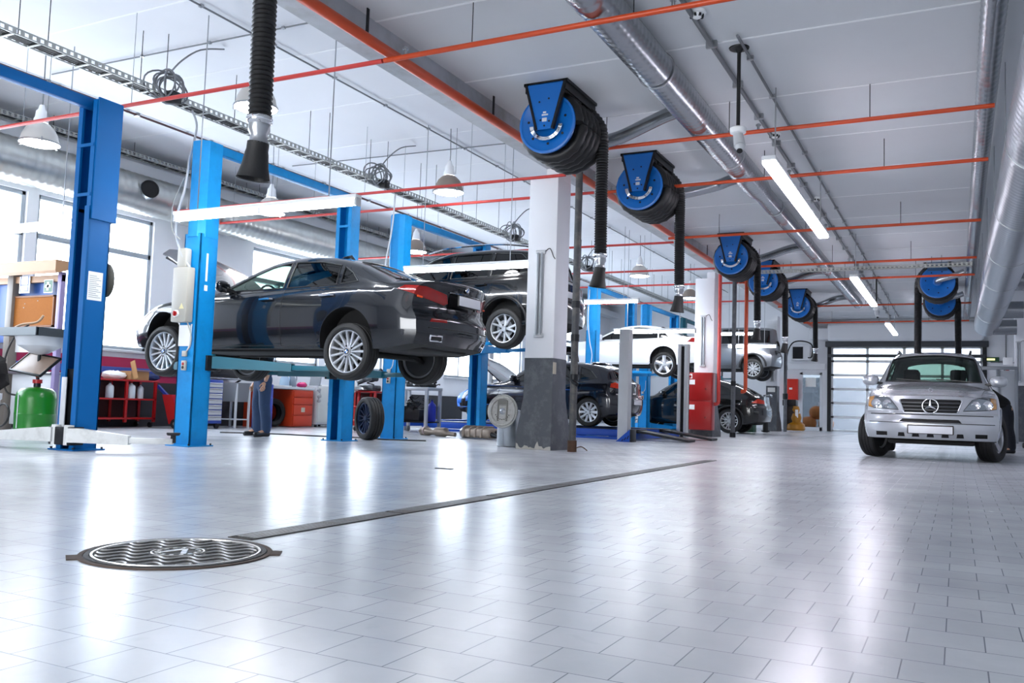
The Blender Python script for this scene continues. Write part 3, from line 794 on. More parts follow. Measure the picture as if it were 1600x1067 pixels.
class CarShell:
    def __init__(s, sp):
        s.sp = sp
        s.bm = bmesh.new(); s.zone = s.bm.faces.layers.int.new('zone')
        L, hw = sp['L'], sp['W']/2
        top, belt, crown = pchip(sp['top']), pchip(sp['belt']), pchip(sp['crown'])
        plan = pchip(sp.get('plan') or [(0, .9), (.25, .965), (.8, 1), (L-.9, 1), (L-.3, .965), (L, .9)])
        side = pchip(sp.get('side') or [(0, .945), (.15, .975), (.4, .998), (.6, 1.0), (.8, .985), (.93, .965), (1, .925)])
        zs = sp['zs']; base = pchip([(0, zs+sp.get('fo', .03)), (.5, zs), (L-.7, zs), (L, zs+sp.get('ro', .06))])
        Ra = sp['Ra']; axles = (sp['xf'], sp['xr']); rw = sp['rw']
        xs = set(round(L*i/96, 4) for i in range(97))
        for xa in axles:
            xs = {x for x in xs if abs(x-xa) > Ra+.012}
            for i in range(17): xs.add(round(xa-Ra*math.cos(PI*i/16), 4))
            xs.add(round(xa-Ra-.006, 4)); xs.add(round(xa+Ra+.006, 4))
        xs = sorted(xs)
        tum = sp.get('tumble', .42)
        NS, NG, NR = 14, 8, 8
        secs = []
        for x in xs:
            half = plan(x)*hw; zb0 = base(x); zb = zb0
            for xa in axles:
                if abs(x-xa) <= Ra+.001: zb = max(zb0, rw+math.sqrt(max(0, Ra*Ra-(x-xa)**2)))
            zbt = max(belt(x), zb+.04); zt = max(top(x), zbt+.02)
            def Y(z): return half*side(max(0, min(1, (z-zs)/(belt(x)-zs))))
            pts = [(0, zb0, 0), (half-.28, zb0, 0), (half-.28, zb, 0), (Y(zb)-.02, zb, 0)]
            for z in seg_lerp(zb, zbt, NS): pts.append((Y(z), z, 1))
            A = V((Y(zbt), zbt)); ze = max(zt-crown(x), zbt+.012)
            ye = A.x-.045-tum*(ze-zbt); E = V((ye, ze))
            le = (E-A).length; r = min(.07, le*.4); P1 = E+(A-E).normalized()*r
            def roof(y): return zt-(zt-ze)*(abs(y)/ye)**2.2
            y2 = ye-min(.1, ye*.2); P2 = V((y2, roof(y2)))
            for t in seg_lerp(0, 1, NG)[1:]: p = A.lerp(P1, t); bul = sp.get('bulge', .012)*math.sin(PI*t)*min(1, le*3); pts.append((p.x+bul, p.y, 2))
            for t in (.25, .5, .75, 1):
                q = P1*(1-t)**2+E*2*t*(1-t)+P2*t*t; pts.append((q.x, q.y, 3))
            for t in seg_lerp(0, 1, NR)[1:]: y = y2*(1-t); pts.append((y, roof(y), 3))
            secs.append((x, pts))
        n = len(secs[0][1]); s.n = n
        pf, pr = pchip(sp['pf']), pchip(sp['pr']); cf, cr = sp['cf'], sp['cr']; xw = sp.get('xw', .85); xv = sp.get('xv', .8)
        ef, er = sp.get('ef', 2.5), sp.get('er', 2.6)
        def warp(x, y, z):
            dx = 0
            if x < xw: t = (1-x/xw)**1.35; dx += t*(cf*(abs(y)/hw)**ef+pf(z))
            if x > L-xv: t = (1-(L-x)/xv)**1.35; dx -= t*(cr*(abs(y)/hw)**er+pr(z))
            return V((x+dx, y, z))
        s.warp = warp
        ring = []
        for x, pts in secs:
            rl = [s.bm.verts.new(warp(x, -y, z)) for y, z, k in pts]
            rr = [rl[i] if i in (0, n-1) else s.bm.verts.new(warp(x, y, z)) for i, (y, z, k) in enumerate(pts)]
            ring.append((rl, rr))
        def addf(vs, zn):
            vs = [v for i, v in enumerate(vs) if v not in vs[:i]]
            if len(vs) > 2:
                try: f = s.bm.faces.new(vs); f[s.zone] = zn
                except ValueError: pass
        for (a, b) in zip(ring, ring[1:]):
            for sd in (0, 1):
                for i in range(n-1):
                    zn = secs[0][1][i+1][2]
                    if i == 3: zn = 0
                    q = (a[sd][i], a[sd][i+1], b[sd][i+1], b[sd][i])
                    addf(q if sd else q[::-1], zn)
        NC = 18
        for k, zn in ((0, 4), (-1, 5)):
            x, pts = secs[k]; rl, rr = ring[k]
            rows = []
            for i in range(3, n):
                y, z, _ = pts[i]
                if i == n-1: rows.append([rl[i]]*(NC+1)); continue
                row = [rl[i]]
                for j in range(1, NC):
                    yy = -y+2*y*j/NC; row.append(s.bm.verts.new(warp(x, yy, z)))
                row.append(rr[i]); rows.append(row)
            for a, b in zip(rows, rows[1:]):
                for j in range(NC): addf((a[j], a[j+1], b[j+1], b[j]) if k else (a[j+1], a[j], b[j], b[j+1]), zn)
        bmesh.ops.remove_doubles(s.bm, verts=s.bm.verts[:], dist=.0005)
        bmesh.ops.recalc_face_normals(s.bm, faces=s.bm.faces[:])
        s.secs = secs
    def cut(s, poly, O, U, W, filt):
        """faces inside a convex outline given in (U,W) coordinates"""
        O, U, W = V(O), V(U), V(W)
        ar = sum(a[0]*b[1]-b[0]*a[1] for a, b in zip(poly, poly[1:]+poly[:1]))
        if ar < 0: poly = poly[::-1]
        faces = [f for f in s.bm.faces if filt(f)]
        for a, b in zip(poly, poly[1:]+poly[:1]):
            nx, ny = -(b[1]-a[1]), b[0]-a[0]
            no = U*nx+W*ny
            if no.length < 1e-9: continue
            no.normalize(); c = O+U*a[0]+W*a[1]
            if not faces: return []
            g = set(faces)
            for f in faces: g.update(f.edges); g.update(f.verts)
            r = bmesh.ops.bisect_plane(s.bm, geom=list(g), plane_co=c, plane_no=no, dist=1e-5)
            faces = [f for f in r['geom'] if isinstance(f, bmesh.types.BMFace) and (f.calc_center_median()-c).dot(no) > 0]
        return faces
    def islands(s, faces):
        fs = set(faces); out = []
        while fs:
            st = [fs.pop()]; cur = []
            while st:
                f = st.pop(); cur.append(f)
                for e in f.edges:
                    for g in e.link_faces:
                        if g in fs: fs.discard(g); st.append(g)
            out.append(cur)
        return out
    def loops(s, faces):
        fs = set(faces); be = [e for f in faces for e in f.edges if sum(1 for g in e.link_faces if g in fs) == 1]
        nb = {}
        for e in be:
            for v in e.verts: nb.setdefault(v, []).append(e.other_vert(v))
        out = []
        while nb:
            v0 = next(iter(nb)); lp = [v0.co.copy()]; v = v0; prev = None
            while True:
                c = [w for w in nb.get(v, []) if w is not prev]
                nb.pop(v, None)
                if not c: break
                w = c[0]; prev, v = v, w
                if w is v0 or w not in nb: break
                lp.append(w.co.copy())
            if len(lp) > 2: out.append(lp)
        return out
    def detach(s, faces, name, m, parent, off=0, rim=None, rimr=.01, delete=True, thick=0, ang=40):
        """each island of the region becomes an object; returns list"""
        out = []
        for isl in s.islands(faces):
            rl = s.loops(isl) if rim else []
            nb = bmesh.new(); mp = {}
            for f in isl:
                vs = []
                for v in f.verts:
                    if v not in mp: mp[v] = nb.verts.new(v.co+v.normal*off)
                    vs.append(mp[v])
                try: nb.faces.new(vs)
                except ValueError: pass
            if thick:
                nb.normal_update()
                g = nb.faces[:]; r = bmesh.ops.extrude_face_region(nb, geom=g)
                for v in [e for e in r['geom'] if isinstance(e, bmesh.types.BMVert)]: v.co += v.normal*thick
                bmesh.ops.recalc_face_normals(nb, faces=nb.faces[:])
            me = bpy.data.meshes.new(name); nb.to_mesh(me); nb.free()
            o = mkobj(name, me, m, parent, ang); out.append(o)
            for lp in rl:
                k = MB(); k.sweep(lp, rimr, 6, closed=True); k.build('trim_strip' if name.endswith('window') or 'glass' in name else 'lamp_bezel', rim, o)
        if delete: bmesh.ops.delete(s.bm, geom=faces, context='FACES_ONLY')
        return out
    def seam(s, faces, t=.006):
        """narrow dark gap ring inside the outline; returns the inner faces"""
        r = bmesh.ops.inset_region(s.bm, faces=faces, thickness=t, depth=-.004, use_boundary=True, use_even_offset=True)
        for f in r['faces']: f.material_index = 1
        return [f for f in faces if f.is_valid]
    def finish(s, parent, mats, ang=28):
        z = s.zone
        for f in s.bm.faces:
            if f[z] == 0: f.material_index = 2
        me = bpy.data.meshes.new('body'); s.bm.to_mesh(me)
        from mathutils.bvhtree import BVHTree
        s.bvh = BVHTree.FromBMesh(s.bm); s.bm.free()
        return mkobj('body', me, mats, parent, ang)

def wheel(parent, loc, r, style='multi', w=.235, out=-1, steer=0, rimm=None, name='wheel', rr=.72, hubm=None):
    """tyre is the part, rim and hub are its sub-parts; axis Y, outer face toward out*Y"""
    rimm = rimm or RIMS; R = r*rr; h = w/2
    MY = Matrix.Rotation(PI/2, 4, 'X')            # lathe +z -> -y
    t = MB().lathe([(R, h*.8), (R+.01, h*.97), (r-.06, h*1.02), (r-.025, h*.95), (r-.008, h*.8), (r-.002, h*.45), (r-.009, h*.42), (r-.009, h*.36), (r-.001, h*.33), (r, h*.05), (r-.009, h*.03), (r-.009, -h*.03), (r, -h*.05),
                    (r-.001, -h*.33), (r-.009, -h*.36), (r-.009, -h*.42), (r-.002, -h*.45), (r-.008, -h*.8), (r-.025, -h*.95), (r-.06, -h*1.02), (R+.01, -h*.97), (R, -h*.8)], 56, MY).build(name, TYRE, parent, 30)
    t.location = loc; t.rotation_euler = (0, 0, (0 if out < 0 else PI)+steer)
    k = MB().lathe([(R*1.03, h*.86), (R*1.035, h*.8), (R*.97, h*.76), (R*.93, h*.6), (R*.9, -h*.7), (R*1.0, -h*.8), (R*1.02, -h*.85)], 48, MY)
    zf = h*.62
    def spoke(a0, r0, r1, w0, w1, z0=None, z1=None, skew=0):
        z0 = zf*.92 if z0 is None else z0; z1 = zf*1.08 if z1 is None else z1
        p = []
        for rad, ww, zz, aa in ((r0, w0, z0, a0), ((r0+r1)/2, (w0+w1)/2, (z0+z1)/2-.006, a0+skew*.5), (r1, w1, z1, a0+skew)):
            c, sn = math.cos(aa), math.sin(aa)
            p.append([V((rad*c-(-ww/2)*sn*-1*-1, 0, 0)) for _ in ()])
            tx, tz = -sn, c
            p[-1] = [V((rad*c+tx*ww/2*g, -zz+dz, rad*sn+tz*ww/2*g)) for g, dz in ((-1, .012), (-.55, 0), (.55, 0), (1, .012), (.8, .04), (-.8, .04))]
        vs = [[k.bm.verts.new(q) for q in ring] for ring in p]
        for a, b in zip(vs, vs[1:]):
            for i in range(6): k.bm.faces.new((a[i], a[(i+1) % 6], b[(i+1) % 6], b[i]))
        k.bm.faces.new(vs[0]); k.bm.faces.new(vs[-1][::-1])
    if style == 'multi':
        for i in range(15): spoke(i*2*PI/15, R*.16, R*.95, R*.1, R*.135)
    elif style == 'ten':
        for i in range(10): spoke(i*2*PI/10, R*.16, R*.95, R*.2, R*.3)
    elif style == 'pairs':
        for i in range(5):
            for d in (-.2, .2): spoke(i*2*PI/5+d*.6, R*.16, R*.95, R*.15, R*.17, skew=d*.75)
    elif style == 'vee':
        for i in range(7):
            for d in (-.1, .1): spoke(i*2*PI/7+d, R*.16, R*.95, R*.12, R*.13, skew=d*.9)
    elif style == 'five':
        for i in range(5): spoke(i*2*PI/5+.3, R*.16, R*.95, R*.34, R*.4)
    k.lathe([(R*.2, zf+.004), (R*.22, zf-.01), (R*.22, zf-.05)], 24, MY)
    k.build('rim', rimm, t, 35)
    MB().lathe([(0, h*.2), (R*.62, h*.2), (R*.62, h*.1), (0, h*.1)], 32, MY).build('brake_disc', DISC, t)
    MB().lathe([(0, -h*.25), (R*.9, -h*.25), (R*.9, -h*.6), (0, -h*.6)], 32, MY).build('wheel_back', RIMDK, t)
    k = MB().lathe([(0, zf+.012), (R*.14, zf+.012), (R*.17, zf+.004), (R*.18, zf-.02)], 24, MY); k.build('hub_cap', hubm or rimm, t)
    k = MB()
    for i in range(5): a = i*2*PI/5+.6; k.cyl((R*.27*math.cos(a), -zf+.03, R*.27*math.sin(a)), (R*.27*math.cos(a), -zf-.002, R*.27*math.sin(a)), .011, n=6)
    k.build('wheel_nut', DKSTEEL, t)
    return t

BMWB = mat('badge_blue', '#2c6fc0', .2, coat=1); BMWW = mat('badge_white', '#f3f5f8', .2, coat=1)
def roundel(parent, M, r):
    """round badge: black ring, four quadrants"""
    MB().lathe([(0, .001), (r, .001), (r, .004), (r*.9, .006), (0, .006)], 28, M).build('badge', BLACKP, parent)
    for m_, aa in ((BMWB, (0, PI)), (BMWW, (PI/2, 3*PI/2))):
        k = MB()
        for a0 in aa:
            k.lathe([(0, .0072), (r*.62, .0072)], 6, M, a0=a0, a1=a0+PI/2)
        k.build('badge_quarters', m_, parent)
    MB().lathe([(r*.62, .006), (r*.68, .009), (r*.66, .006)], 28, M).lathe([(r*.92, .004), (r*1.0, .008), (r*1.02, .003)], 28, M).build('badge_ring', CHROME, parent)

def build_car(label, cat, sp, loc, rz=0, group=None, name='car'):
    t = thing(name, label, cat, loc, rz, group)
    s = CarShell(sp); L, hw = sp['L'], sp['W']/2; z = s.zone
    body_m = sp['paint']; gl = sp.get('glass', GLD); strip = sp.get('strip', CHROME)
    bm = s.bm
    # side windows
    for q in sp['side_win']:
        fs = s.cut(q, (0, 0, 0), (1, 0, 0), (0, 0, 1), lambda f: f[z] in (1, 2) and abs(f.calc_center_median().y) > .3 and f.calc_center_median().z > sp['zs']+.35)
        s.detach(fs, 'side_window', sp['glass_first'] if q is sp['side_win'][0] and 'glass_first' in sp else gl, t, -.006, strip, .009)
    for key, nm in (('wind', 'windscreen'), ('back', 'rear_window')):
        if key in sp:
            q = sp[key]; q = q+[(x, -y) for x, y in q[::-1] if abs(y) > 1e-6]
            fs = s.cut(q, (0, 0, 0), (1, 0, 0), (0, 1, 0), lambda f: f[z] in (2, 3, 5) and f.normal.z > .12 and f.calc_center_median().z > sp['zs']+.5)
            s.detach(fs, nm+'_glass', gl if key == 'back' else sp.get('glass_f', gl), t, -.006, TRIMB, .012)
    # lamps and openings on the ends
    for it in sp.get('cuts', []):
        nm, m_, fr, poly, kw = it
        if fr in ('front', 'rear'):
            sg = -1 if fr == 'front' else 1
            fs = s.cut(poly, (0, 0, 0), (0, 1, 0), (0, 0, 1), lambda f: f.normal.x*sg > .15 and (f.calc_center_median().x-L/2)*sg > L*.3)
            o_ = s.detach(fs, nm, m_, t, **kw)
        else:
            ex = 0 if fr[0] == 'f' else L; sgx = -1 if fr[0] == 'f' else 1
            for sy in (-1, 1):
                U = V((sgx, -sy, 0)).normalized(); N_ = V((sgx, sy, 0)).normalized(); O_ = V((ex, sy*hw, 0))
                fs = s.cut(poly, O_, U, (0, 0, 1), lambda f: f.normal.dot(N_) > .25 and f.calc_center_median().y*sy > 0 and abs(f.calc_center_median().x-ex) < 1.2 and f[z] in (1, 4, 5, 2))
                s.detach(fs, nm, m_, t, **kw)
    # hood
    if 'hood' in sp:
        q = sp['hood']; q = q+[(x, -y) for x, y in q[::-1] if abs(y) > 1e-6]
        fs = s.cut(q, (0, 0, 0), (1, 0, 0), (0, 1, 0), lambda f: f[z] in (3, 2) and f.normal.z > .3 and f.calc_center_median().x < sp['xf']+1.2)
        if sp.get('hood_open'):
            os_ = s.detach(fs, 'bonnet', [body_m], t, 0, thick=-.02)
            hx, hz, a = sp['hood_open']
            for o in os_:
                o.data.transform(Matrix.Translation((-hx, 0, -hz))); o.location = (hx, 0, hz); o.rotation_euler = (0, a, 0)
                me = o.data.copy(); me.materials.clear()
                li = mkobj('bonnet_lining', me, LINING, o); li.location = (0, 0, -.025); li.scale = (.96, .94, 1)
            k = MB().box(.45, hx-.1, -.5, .5, .45, .72, .05)
            for i in range(4): k.cyl((.55+.16*i, -.2, .7), (.55+.16*i, .2, .78), .05, n=10)
            k.build('engine', DKSTEEL, t)
            MB().cyl((hx-.55, -.58, hz-.12), (hx-.62, -.56, hz+.46), .012, n=8).build('bonnet_stay', DKSTEEL, t)
        else:
            fs = s.seam(fs, .006)
    # doors
    for q in sp.get('doors', []):
        fs = s.cut(q['poly'], (0, 0, 0), (1, 0, 0), (0, 0, 1), lambda f: f[z] in (1, 2) and abs(f.calc_center_median().y) > .3)
        for isl in s.islands(fs):
            inner = s.seam(isl, .006)
            sg = -1 if inner[0].calc_center_median().y < 0 else 1
            d = s.detach(inner, 'door', body_m, t)[0]
            hx, hz = q['handle']
            # find side surface at the handle
            yy = max(abs(v.co.y) for v in d.data.vertices if abs(v.co.x-hx) < .12 and abs(v.co.z-hz) < .1) if any(abs(v.co.x-hx) < .12 and abs(v.co.z-hz) < .1 for v in d.data.vertices) else hw*.96
            MB().sweep([(hx-.1, sg*(yy-.005), hz), (hx-.08, sg*(yy+.025), hz), (hx+.09, sg*(yy+.027), hz+.006), (hx+.11, sg*(yy-.002), hz+.006)], [.014, .016, .015, .012], 8).build('door_handle', sp.get('handle_m', body_m), d, split=False)
    body = s.finish(t, [body_m, GAP, UNDER])
    # arch liners and lips
    k = MB()
    for xa in (sp['xf'], sp['xr']):
        for sy in (-1, 1):
            k.lathe([(sp['Ra']+.015, 0), (sp['Ra']+.015, .3)], 24, Matrix.Translation((xa, sy*(hw-.05), sp['rw'])) @ Matrix.Rotation(sy*PI/2, 4, 'X'), a0=PI if sy < 0 else 0, a1=2*PI if sy < 0 else PI)
    k.build('wheel_arch_liner', UNDER, t)
    if sp.get('clad'):
        for xa in (sp['xf'], sp['xr']):
            for sy in (-1, 1):
                pts = []
                for i in range(19):
                    a = PI*(i/18)*1.06-.1; px_, pz = xa+(sp['Ra']+.03)*math.cos(a), sp['rw']+(sp['Ra']+.03)*math.sin(a)
                    h = s.bvh.ray_cast(V((px_, sy*3, pz)), V((0, -sy, 0)))
                    if h[0]: pts.append(h[0])
                if len(pts) > 3: MB().sweep(pts, sp['clad'], 8).build('arch_trim', sp.get('clad_m', CLAD), t)
    # underbody
    k = MB().box(sp['xf']+.42, sp['xr']-.42, -hw+.28, hw-.28, sp['zs']-.03, sp['zs']+.05, .02).box(sp['xf']-.2, sp['xf']+.5, -.35, .35, sp['zs']-.02, sp['zs']+.1, .03)
    k.sweep(catmull([(sp['xf']+.4, .15, sp['zs']-.02), (sp['xr']-.6, .15, sp['zs']-.03), (sp['xr'], .3, sp['zs']+.04), (L-.35, .35, sp['zs']+.04)], 6), .035, 10)
    k.box(L-.75, L-.3, -.55, .55, sp['zs']-.0, sp['zs']+.12, .05)
    for xa in (sp['xf'], sp['xr']):
        dr = sp.get('droop', 0); k.cyl((xa, -hw+.2, sp['rw']-dr), (xa, hw-.2, sp['rw']-dr), .04, n=10)
        k.bar((xa, -.3, sp['zs']+.05), (xa+.05, -hw+.25, sp['rw']-.05-dr), .07, .05).bar((xa, .3, sp['zs']+.05), (xa+.05, hw-.25, sp['rw']-.05-dr), .07, .05)
    k.build('underbody', UNDER, t)
    # inside
    k = MB().box(sp['xf']+.75, sp['xr']+.2, -hw+.2, hw-.2, sp['zs']+.05, sp['zs']+.2)
    k.box(sp['cowl']+.05, sp['cowl']+.45, -hw+.18, hw-.18, sp['zs']+.35, sp['dash'], .06)
    k.build('dashboard', SEATM, t)
    sx = sp['cowl']+1.25; bz = sp['dash']
    for dx in (0, min(.95, sp['xr']-.32-sx)):
        for sy in (-.38, .38):
            b = MB().bar((sx+dx, sy, bz-.45), (sx+dx+.16, sy, bz+.16), .5, .13, .05).box(sx+dx-.48, sx+dx, sy-.25, sy+.25, bz-.55, bz-.42, .05).build('car_seat', SEATM, t)
            MB().box(sx+dx+.12, sx+dx+.22, sy-.13, sy+.13, bz+.18, bz+.37, .04).build('headrest', SEATM, b)
    k = MB().sweep([(sx-.62, -.38+.18*math.cos(a), bz-.02+.17*math.sin(a)) for a in [2*PI*i/20 for i in range(20)]], .016, 8, closed=True)
    k.cyl((sx-.62, -.38, bz-.02), (sx-.8, -.38, bz-.1), .05, n=12); k.bar((sx-.62, -.54, bz-.02), (sx-.62, -.22, bz-.02), .02, .05)
    k.build('steering_wheel', BLACKP, t)
    # mirrors
    mx, mz = sp['mirror']
    for sy in (-1, 1):
        h = s.bvh.ray_cast(V((mx, sy*3, mz)), V((0, -sy, 0))); yy = abs(h[0].y) if h[0] else hw*.86
        ms = sp.get('msize', 1)
        tt = bmesh.new(); bmesh.ops.create_uvsphere(tt, u_segments=20, v_segments=12, radius=1)
        for v in tt.verts:
            x_, y_, z_ = v.co
            v.co = V((mx+(.085*x_ if x_ < 0 else .045*x_)*ms, sy*(yy+.13*ms+.115*ms*math.copysign(abs(y_)**.75, y_)), mz+.06+.08*ms*math.copysign(abs(z_)**.8, z_)))
        kb = MB(); kb.join(tt); o = kb.build('door_mirror', sp.get('mirror_m', body_m), t)
        MB().bar((mx+.02, sy*(yy-.04), mz), (mx+.0, sy*(yy+.1*ms), mz+.03), .1*ms, .05, .015).build('mirror_foot', TRIMB, o)
    # wheels
    for i, xa in enumerate((sp['xf'], sp['xr'])):
        for sy in (-1, 1):
            if (i, sy) in sp.get('nowheel', ()): continue
            wheel(t, (xa, sy*(hw-sp['ww']/2-sp.get('inset', .025)), sp['rw']-sp.get('droop', 0)), sp['rw'], sp['rim'], sp['ww'], sy, sp.get('steer', 0) if i == 0 else 0, rr=sp.get('rr', .72))
    return t, s

def on_body(s, y, zz, sgn, L):
    """surface point on the front (-1) or rear (+1) of the body at lateral y and height zz"""
    h = s.bvh.ray_cast(V((L/2+sgn*(L/2+1), y, zz)), V((-sgn, 0, 0)))
    return h[0] if h[0] else V((0 if sgn < 0 else L, y, zz))
LINING = mat('bonnet_lining_grey', '#1d1f22', .8, noise=.2, nscale=12)
def rear_plate(t, s, L, zz, w=.52, h=.115, sgn=1, tilt=0):
    p = on_body(s, 0, zz, sgn, L)
    o = MB().box(-.012, .012, -w/2-.012, w/2+.012, -h/2-.012, h/2+.012, .008).build('plate_holder', TRIMB, t, loc=p+V((sgn*.01, 0, 0)), rot=(0, tilt, 0))
    MB().box(sgn*.010-.006, sgn*.010+.006, -w/2, w/2, -h/2, h/2, .004).build('number_plate', PLATE, o)
    return p
# outlines: x counts from the front bumper backwards, z from the ground
BLK7 = paint('dark_graphite_paint', '#14181f', .55, .2)
def saloon(**k):
    d = dict(L=5.13, W=1.90, xf=.88, xr=3.975, rw=.35, Ra=.39, zs=.24, ww=.245, rr=.74,
        top=[(0, .68), (.15, .73), (.6, .84), (1.2, .95), (1.5, 1.0), (1.64, 1.04), (2.0, 1.21), (2.4, 1.38), (2.7, 1.445), (3.1, 1.475), (3.5, 1.45), (3.9, 1.37), (4.2, 1.255), (4.5, 1.135), (4.62, 1.1), (4.85, 1.095), (5.13, 1.085)],
        belt=[(0, .62), (.3, .75), (.9, .865), (1.5, .93), (2.2, .955), (3.2, .985), (4.0, 1.01), (4.5, 1.015), (5.13, 1.0)],
        crown=[(0, .05), (1.4, .06), (1.7, .1), (2.3, .08), (2.8, .05), (3.6, .05), (4.2, .06), (4.6, .05), (5.13, .04)],
        pf=[(.2, .1), (.35, .03), (.5, 0), (.6, .02), (.72, .1), (.8, .16)], pr=[(.2, .13), (.32, .06), (.45, 0), (.62, .0), (.68, .045), (.8, .07), (.95, .05), (1.06, .02), (1.1, .05)], cf=.36, cr=.27,
        side_win=[[(1.9, .985), (2.92, 1.005), (2.9, 1.36), (2.6, 1.30), (2.25, 1.16)], [(2.98, 1.006), (3.76, 1.03), (3.72, 1.29), (3.4, 1.35), (2.97, 1.362)], [(3.82, 1.035), (4.08, 1.06), (3.95, 1.18), (3.79, 1.27)]],
        wind=[(1.6, 0), (1.63, .3), (1.78, .66), (2.5, .56), (2.52, 0)], back=[(3.86, 0), (3.85, .5), (4.46, .62), (4.56, .3), (4.57, 0)],
        doors=[dict(poly=[(1.62, .3), (1.56, .6), (1.62, .93), (2.94, .975), (2.94, .27), (1.75, .27)], handle=(2.7, .86)), dict(poly=[(2.96, .27), (2.96, .977), (3.98, .995), (3.9, .78), (3.62, .4), (3.5, .27)], handle=(3.66, .885))],
        hood=[(.12, 0), (.16, .4), (.36, .66), (1.55, .74), (1.56, 0)],
        cowl=1.6, dash=.98, mirror=(2.02, .98), rim='multi', paint=BLK7)
    d.update(k); return d
def offroader(**k):
    d = dict(L=4.6, W=1.86, xf=.85, xr=3.65, rw=.36, Ra=.405, zs=.27, ww=.235, rr=.7, fo=.04, ro=.1,
        top=[(0, .85), (.15, .9), (.6, 1.0), (1.1, 1.07), (1.3, 1.12), (1.7, 1.38), (2.1, 1.6), (2.5, 1.67), (3.2, 1.69), (3.9, 1.64), (4.25, 1.57), (4.45, 1.2), (4.6, 1.05)],
        belt=[(0, .78), (.3, .9), (.9, 1.0), (1.4, 1.05), (2.4, 1.07), (3.4, 1.1), (4.2, 1.13), (4.6, 1.02)],
        crown=[(0, .05), (1.2, .06), (1.5, .1), (2.1, .07), (2.6, .05), (4.1, .05), (4.4, .06), (4.6, .03)],
        pf=[(.25, .1), (.45, 0), (.7, .0), (.9, .1), (1, .14)], pr=[(.25, .14), (.4, .03), (.6, 0), (.75, .01), (.85, .06), (1.0, .08), (1.2, .1)], cf=.3, cr=.24,
        side_win=[[(1.68, 1.09), (2.5, 1.11), (2.48, 1.56), (2.2, 1.53), (1.98, 1.4)], [(2.56, 1.112), (3.3, 1.135), (3.26, 1.57), (2.55, 1.575)], [(3.36, 1.14), (4.05, 1.19), (3.98, 1.42), (3.85, 1.53), (3.34, 1.57)]],
        wind=[(1.34, 0), (1.37, .3), (1.5, .64), (2.1, .56), (2.12, 0)], back=[(4.26, 0), (4.26, .48), (4.42, .58), (4.43, 0)],
        doors=[dict(poly=[(1.4, .4), (1.36, .7), (1.42, 1.04), (2.52, 1.075), (2.52, .36), (1.55, .36)], handle=(2.3, .95)), dict(poly=[(2.54, .36), (2.54, 1.077), (3.42, 1.1), (3.36, .82), (3.2, .5), (3.1, .36)], handle=(3.2, .98))],
        hood=[(.2, 0), (.24, .4), (.4, .66), (1.3, .74), (1.31, 0)],
        cowl=1.35, dash=1.1, mirror=(1.75, 1.1), rim='pairs', paint=BLK7, clad=.02)
    d.update(k); return d
def hatch(**k):
    d = dict(L=4.32, W=1.765, xf=.8, xr=3.49, rw=.32, Ra=.355, zs=.2, ww=.21, rr=.68,
        top=[(0, .66), (.15, .7), (.6, .82), (1.15, .95), (1.35, 1.0), (1.8, 1.24), (2.2, 1.38), (2.6, 1.425), (3.2, 1.41), (3.75, 1.33), (3.95, 1.26), (4.15, 1.04), (4.32, .95)],
        belt=[(0, .6), (.3, .73), (.9, .85), (1.5, .9), (2.4, .93), (3.4, .98), (4.0, 1.0), (4.32, .93)],
        crown=[(0, .05), (1.2, .06), (1.5, .1), (2.1, .07), (2.6, .05), (3.8, .05), (4.1, .06), (4.32, .03)],
        pf=[(.2, .1), (.35, .02), (.5, 0), (.6, .03), (.75, .12)], pr=[(.2, .12), (.32, .03), (.5, 0), (.62, .0), (.72, .05), (.9, .07), (1.1, .1)], cf=.34, cr=.26,
        side_win=[[(1.6, .94), (2.5, .965), (2.48, 1.31), (2.2, 1.27), (1.92, 1.13)], [(2.55, .966), (3.2, .99), (3.16, 1.29), (2.54, 1.312)], [(3.26, 1.0), (3.66, 1.04), (3.5, 1.2), (3.24, 1.28)]],
        wind=[(1.36, 0), (1.4, .3), (1.52, .6), (2.1, .52), (2.12, 0)], back=[(3.9, 0), (3.9, .48), (4.14, .6), (4.16, 0)],
        doors=[dict(poly=[(1.36, .32), (1.32, .6), (1.38, .9), (2.52, .935), (2.52, .28), (1.5, .28)], handle=(2.3, .82)), dict(poly=[(2.54, .28), (2.54, .937), (3.36, .965), (3.26, .7), (3.06, .4), (2.98, .28)], handle=(3.1, .85))],
        hood=[(.2, 0), (.24, .4), (.4, .6), (1.32, .68), (1.33, 0)],
        cowl=1.36, dash=.95, mirror=(1.72, .95), rim='ten', paint=BLK7)
    d.update(k); return d

def scaled(sp, f, **k):
    """the same outline at another size"""
    o = {}
    for key, v in sp.items():
        if key in ('top', 'belt', 'pf', 'pr', 'wind', 'back', 'hood', 'crown'): o[key] = [(a*f, b*f) for a, b in v]
        elif key == 'side_win': o[key] = [[(a*f, b*f) for a, b in q] for q in v]
        elif key == 'doors': o[key] = [dict(poly=[(a*f, b*f) for a, b in q['poly']], handle=(q['handle'][0]*f, q['handle'][1]*f)) for q in v]
        elif key == 'mirror': o[key] = (v[0]*f, v[1]*f)
        elif key in ('L', 'W', 'xf', 'xr', 'zs', 'cf', 'cr', 'cowl', 'dash', 'Ra', 'rw', 'ww'): o[key] = v*f
        else: o[key] = v
    o.update(k); return o
NOR = dict(rim=TRIMB, rimr=.006, off=.004)
EXH = mat('exhaust_dark', '#0b0b0c', .5)
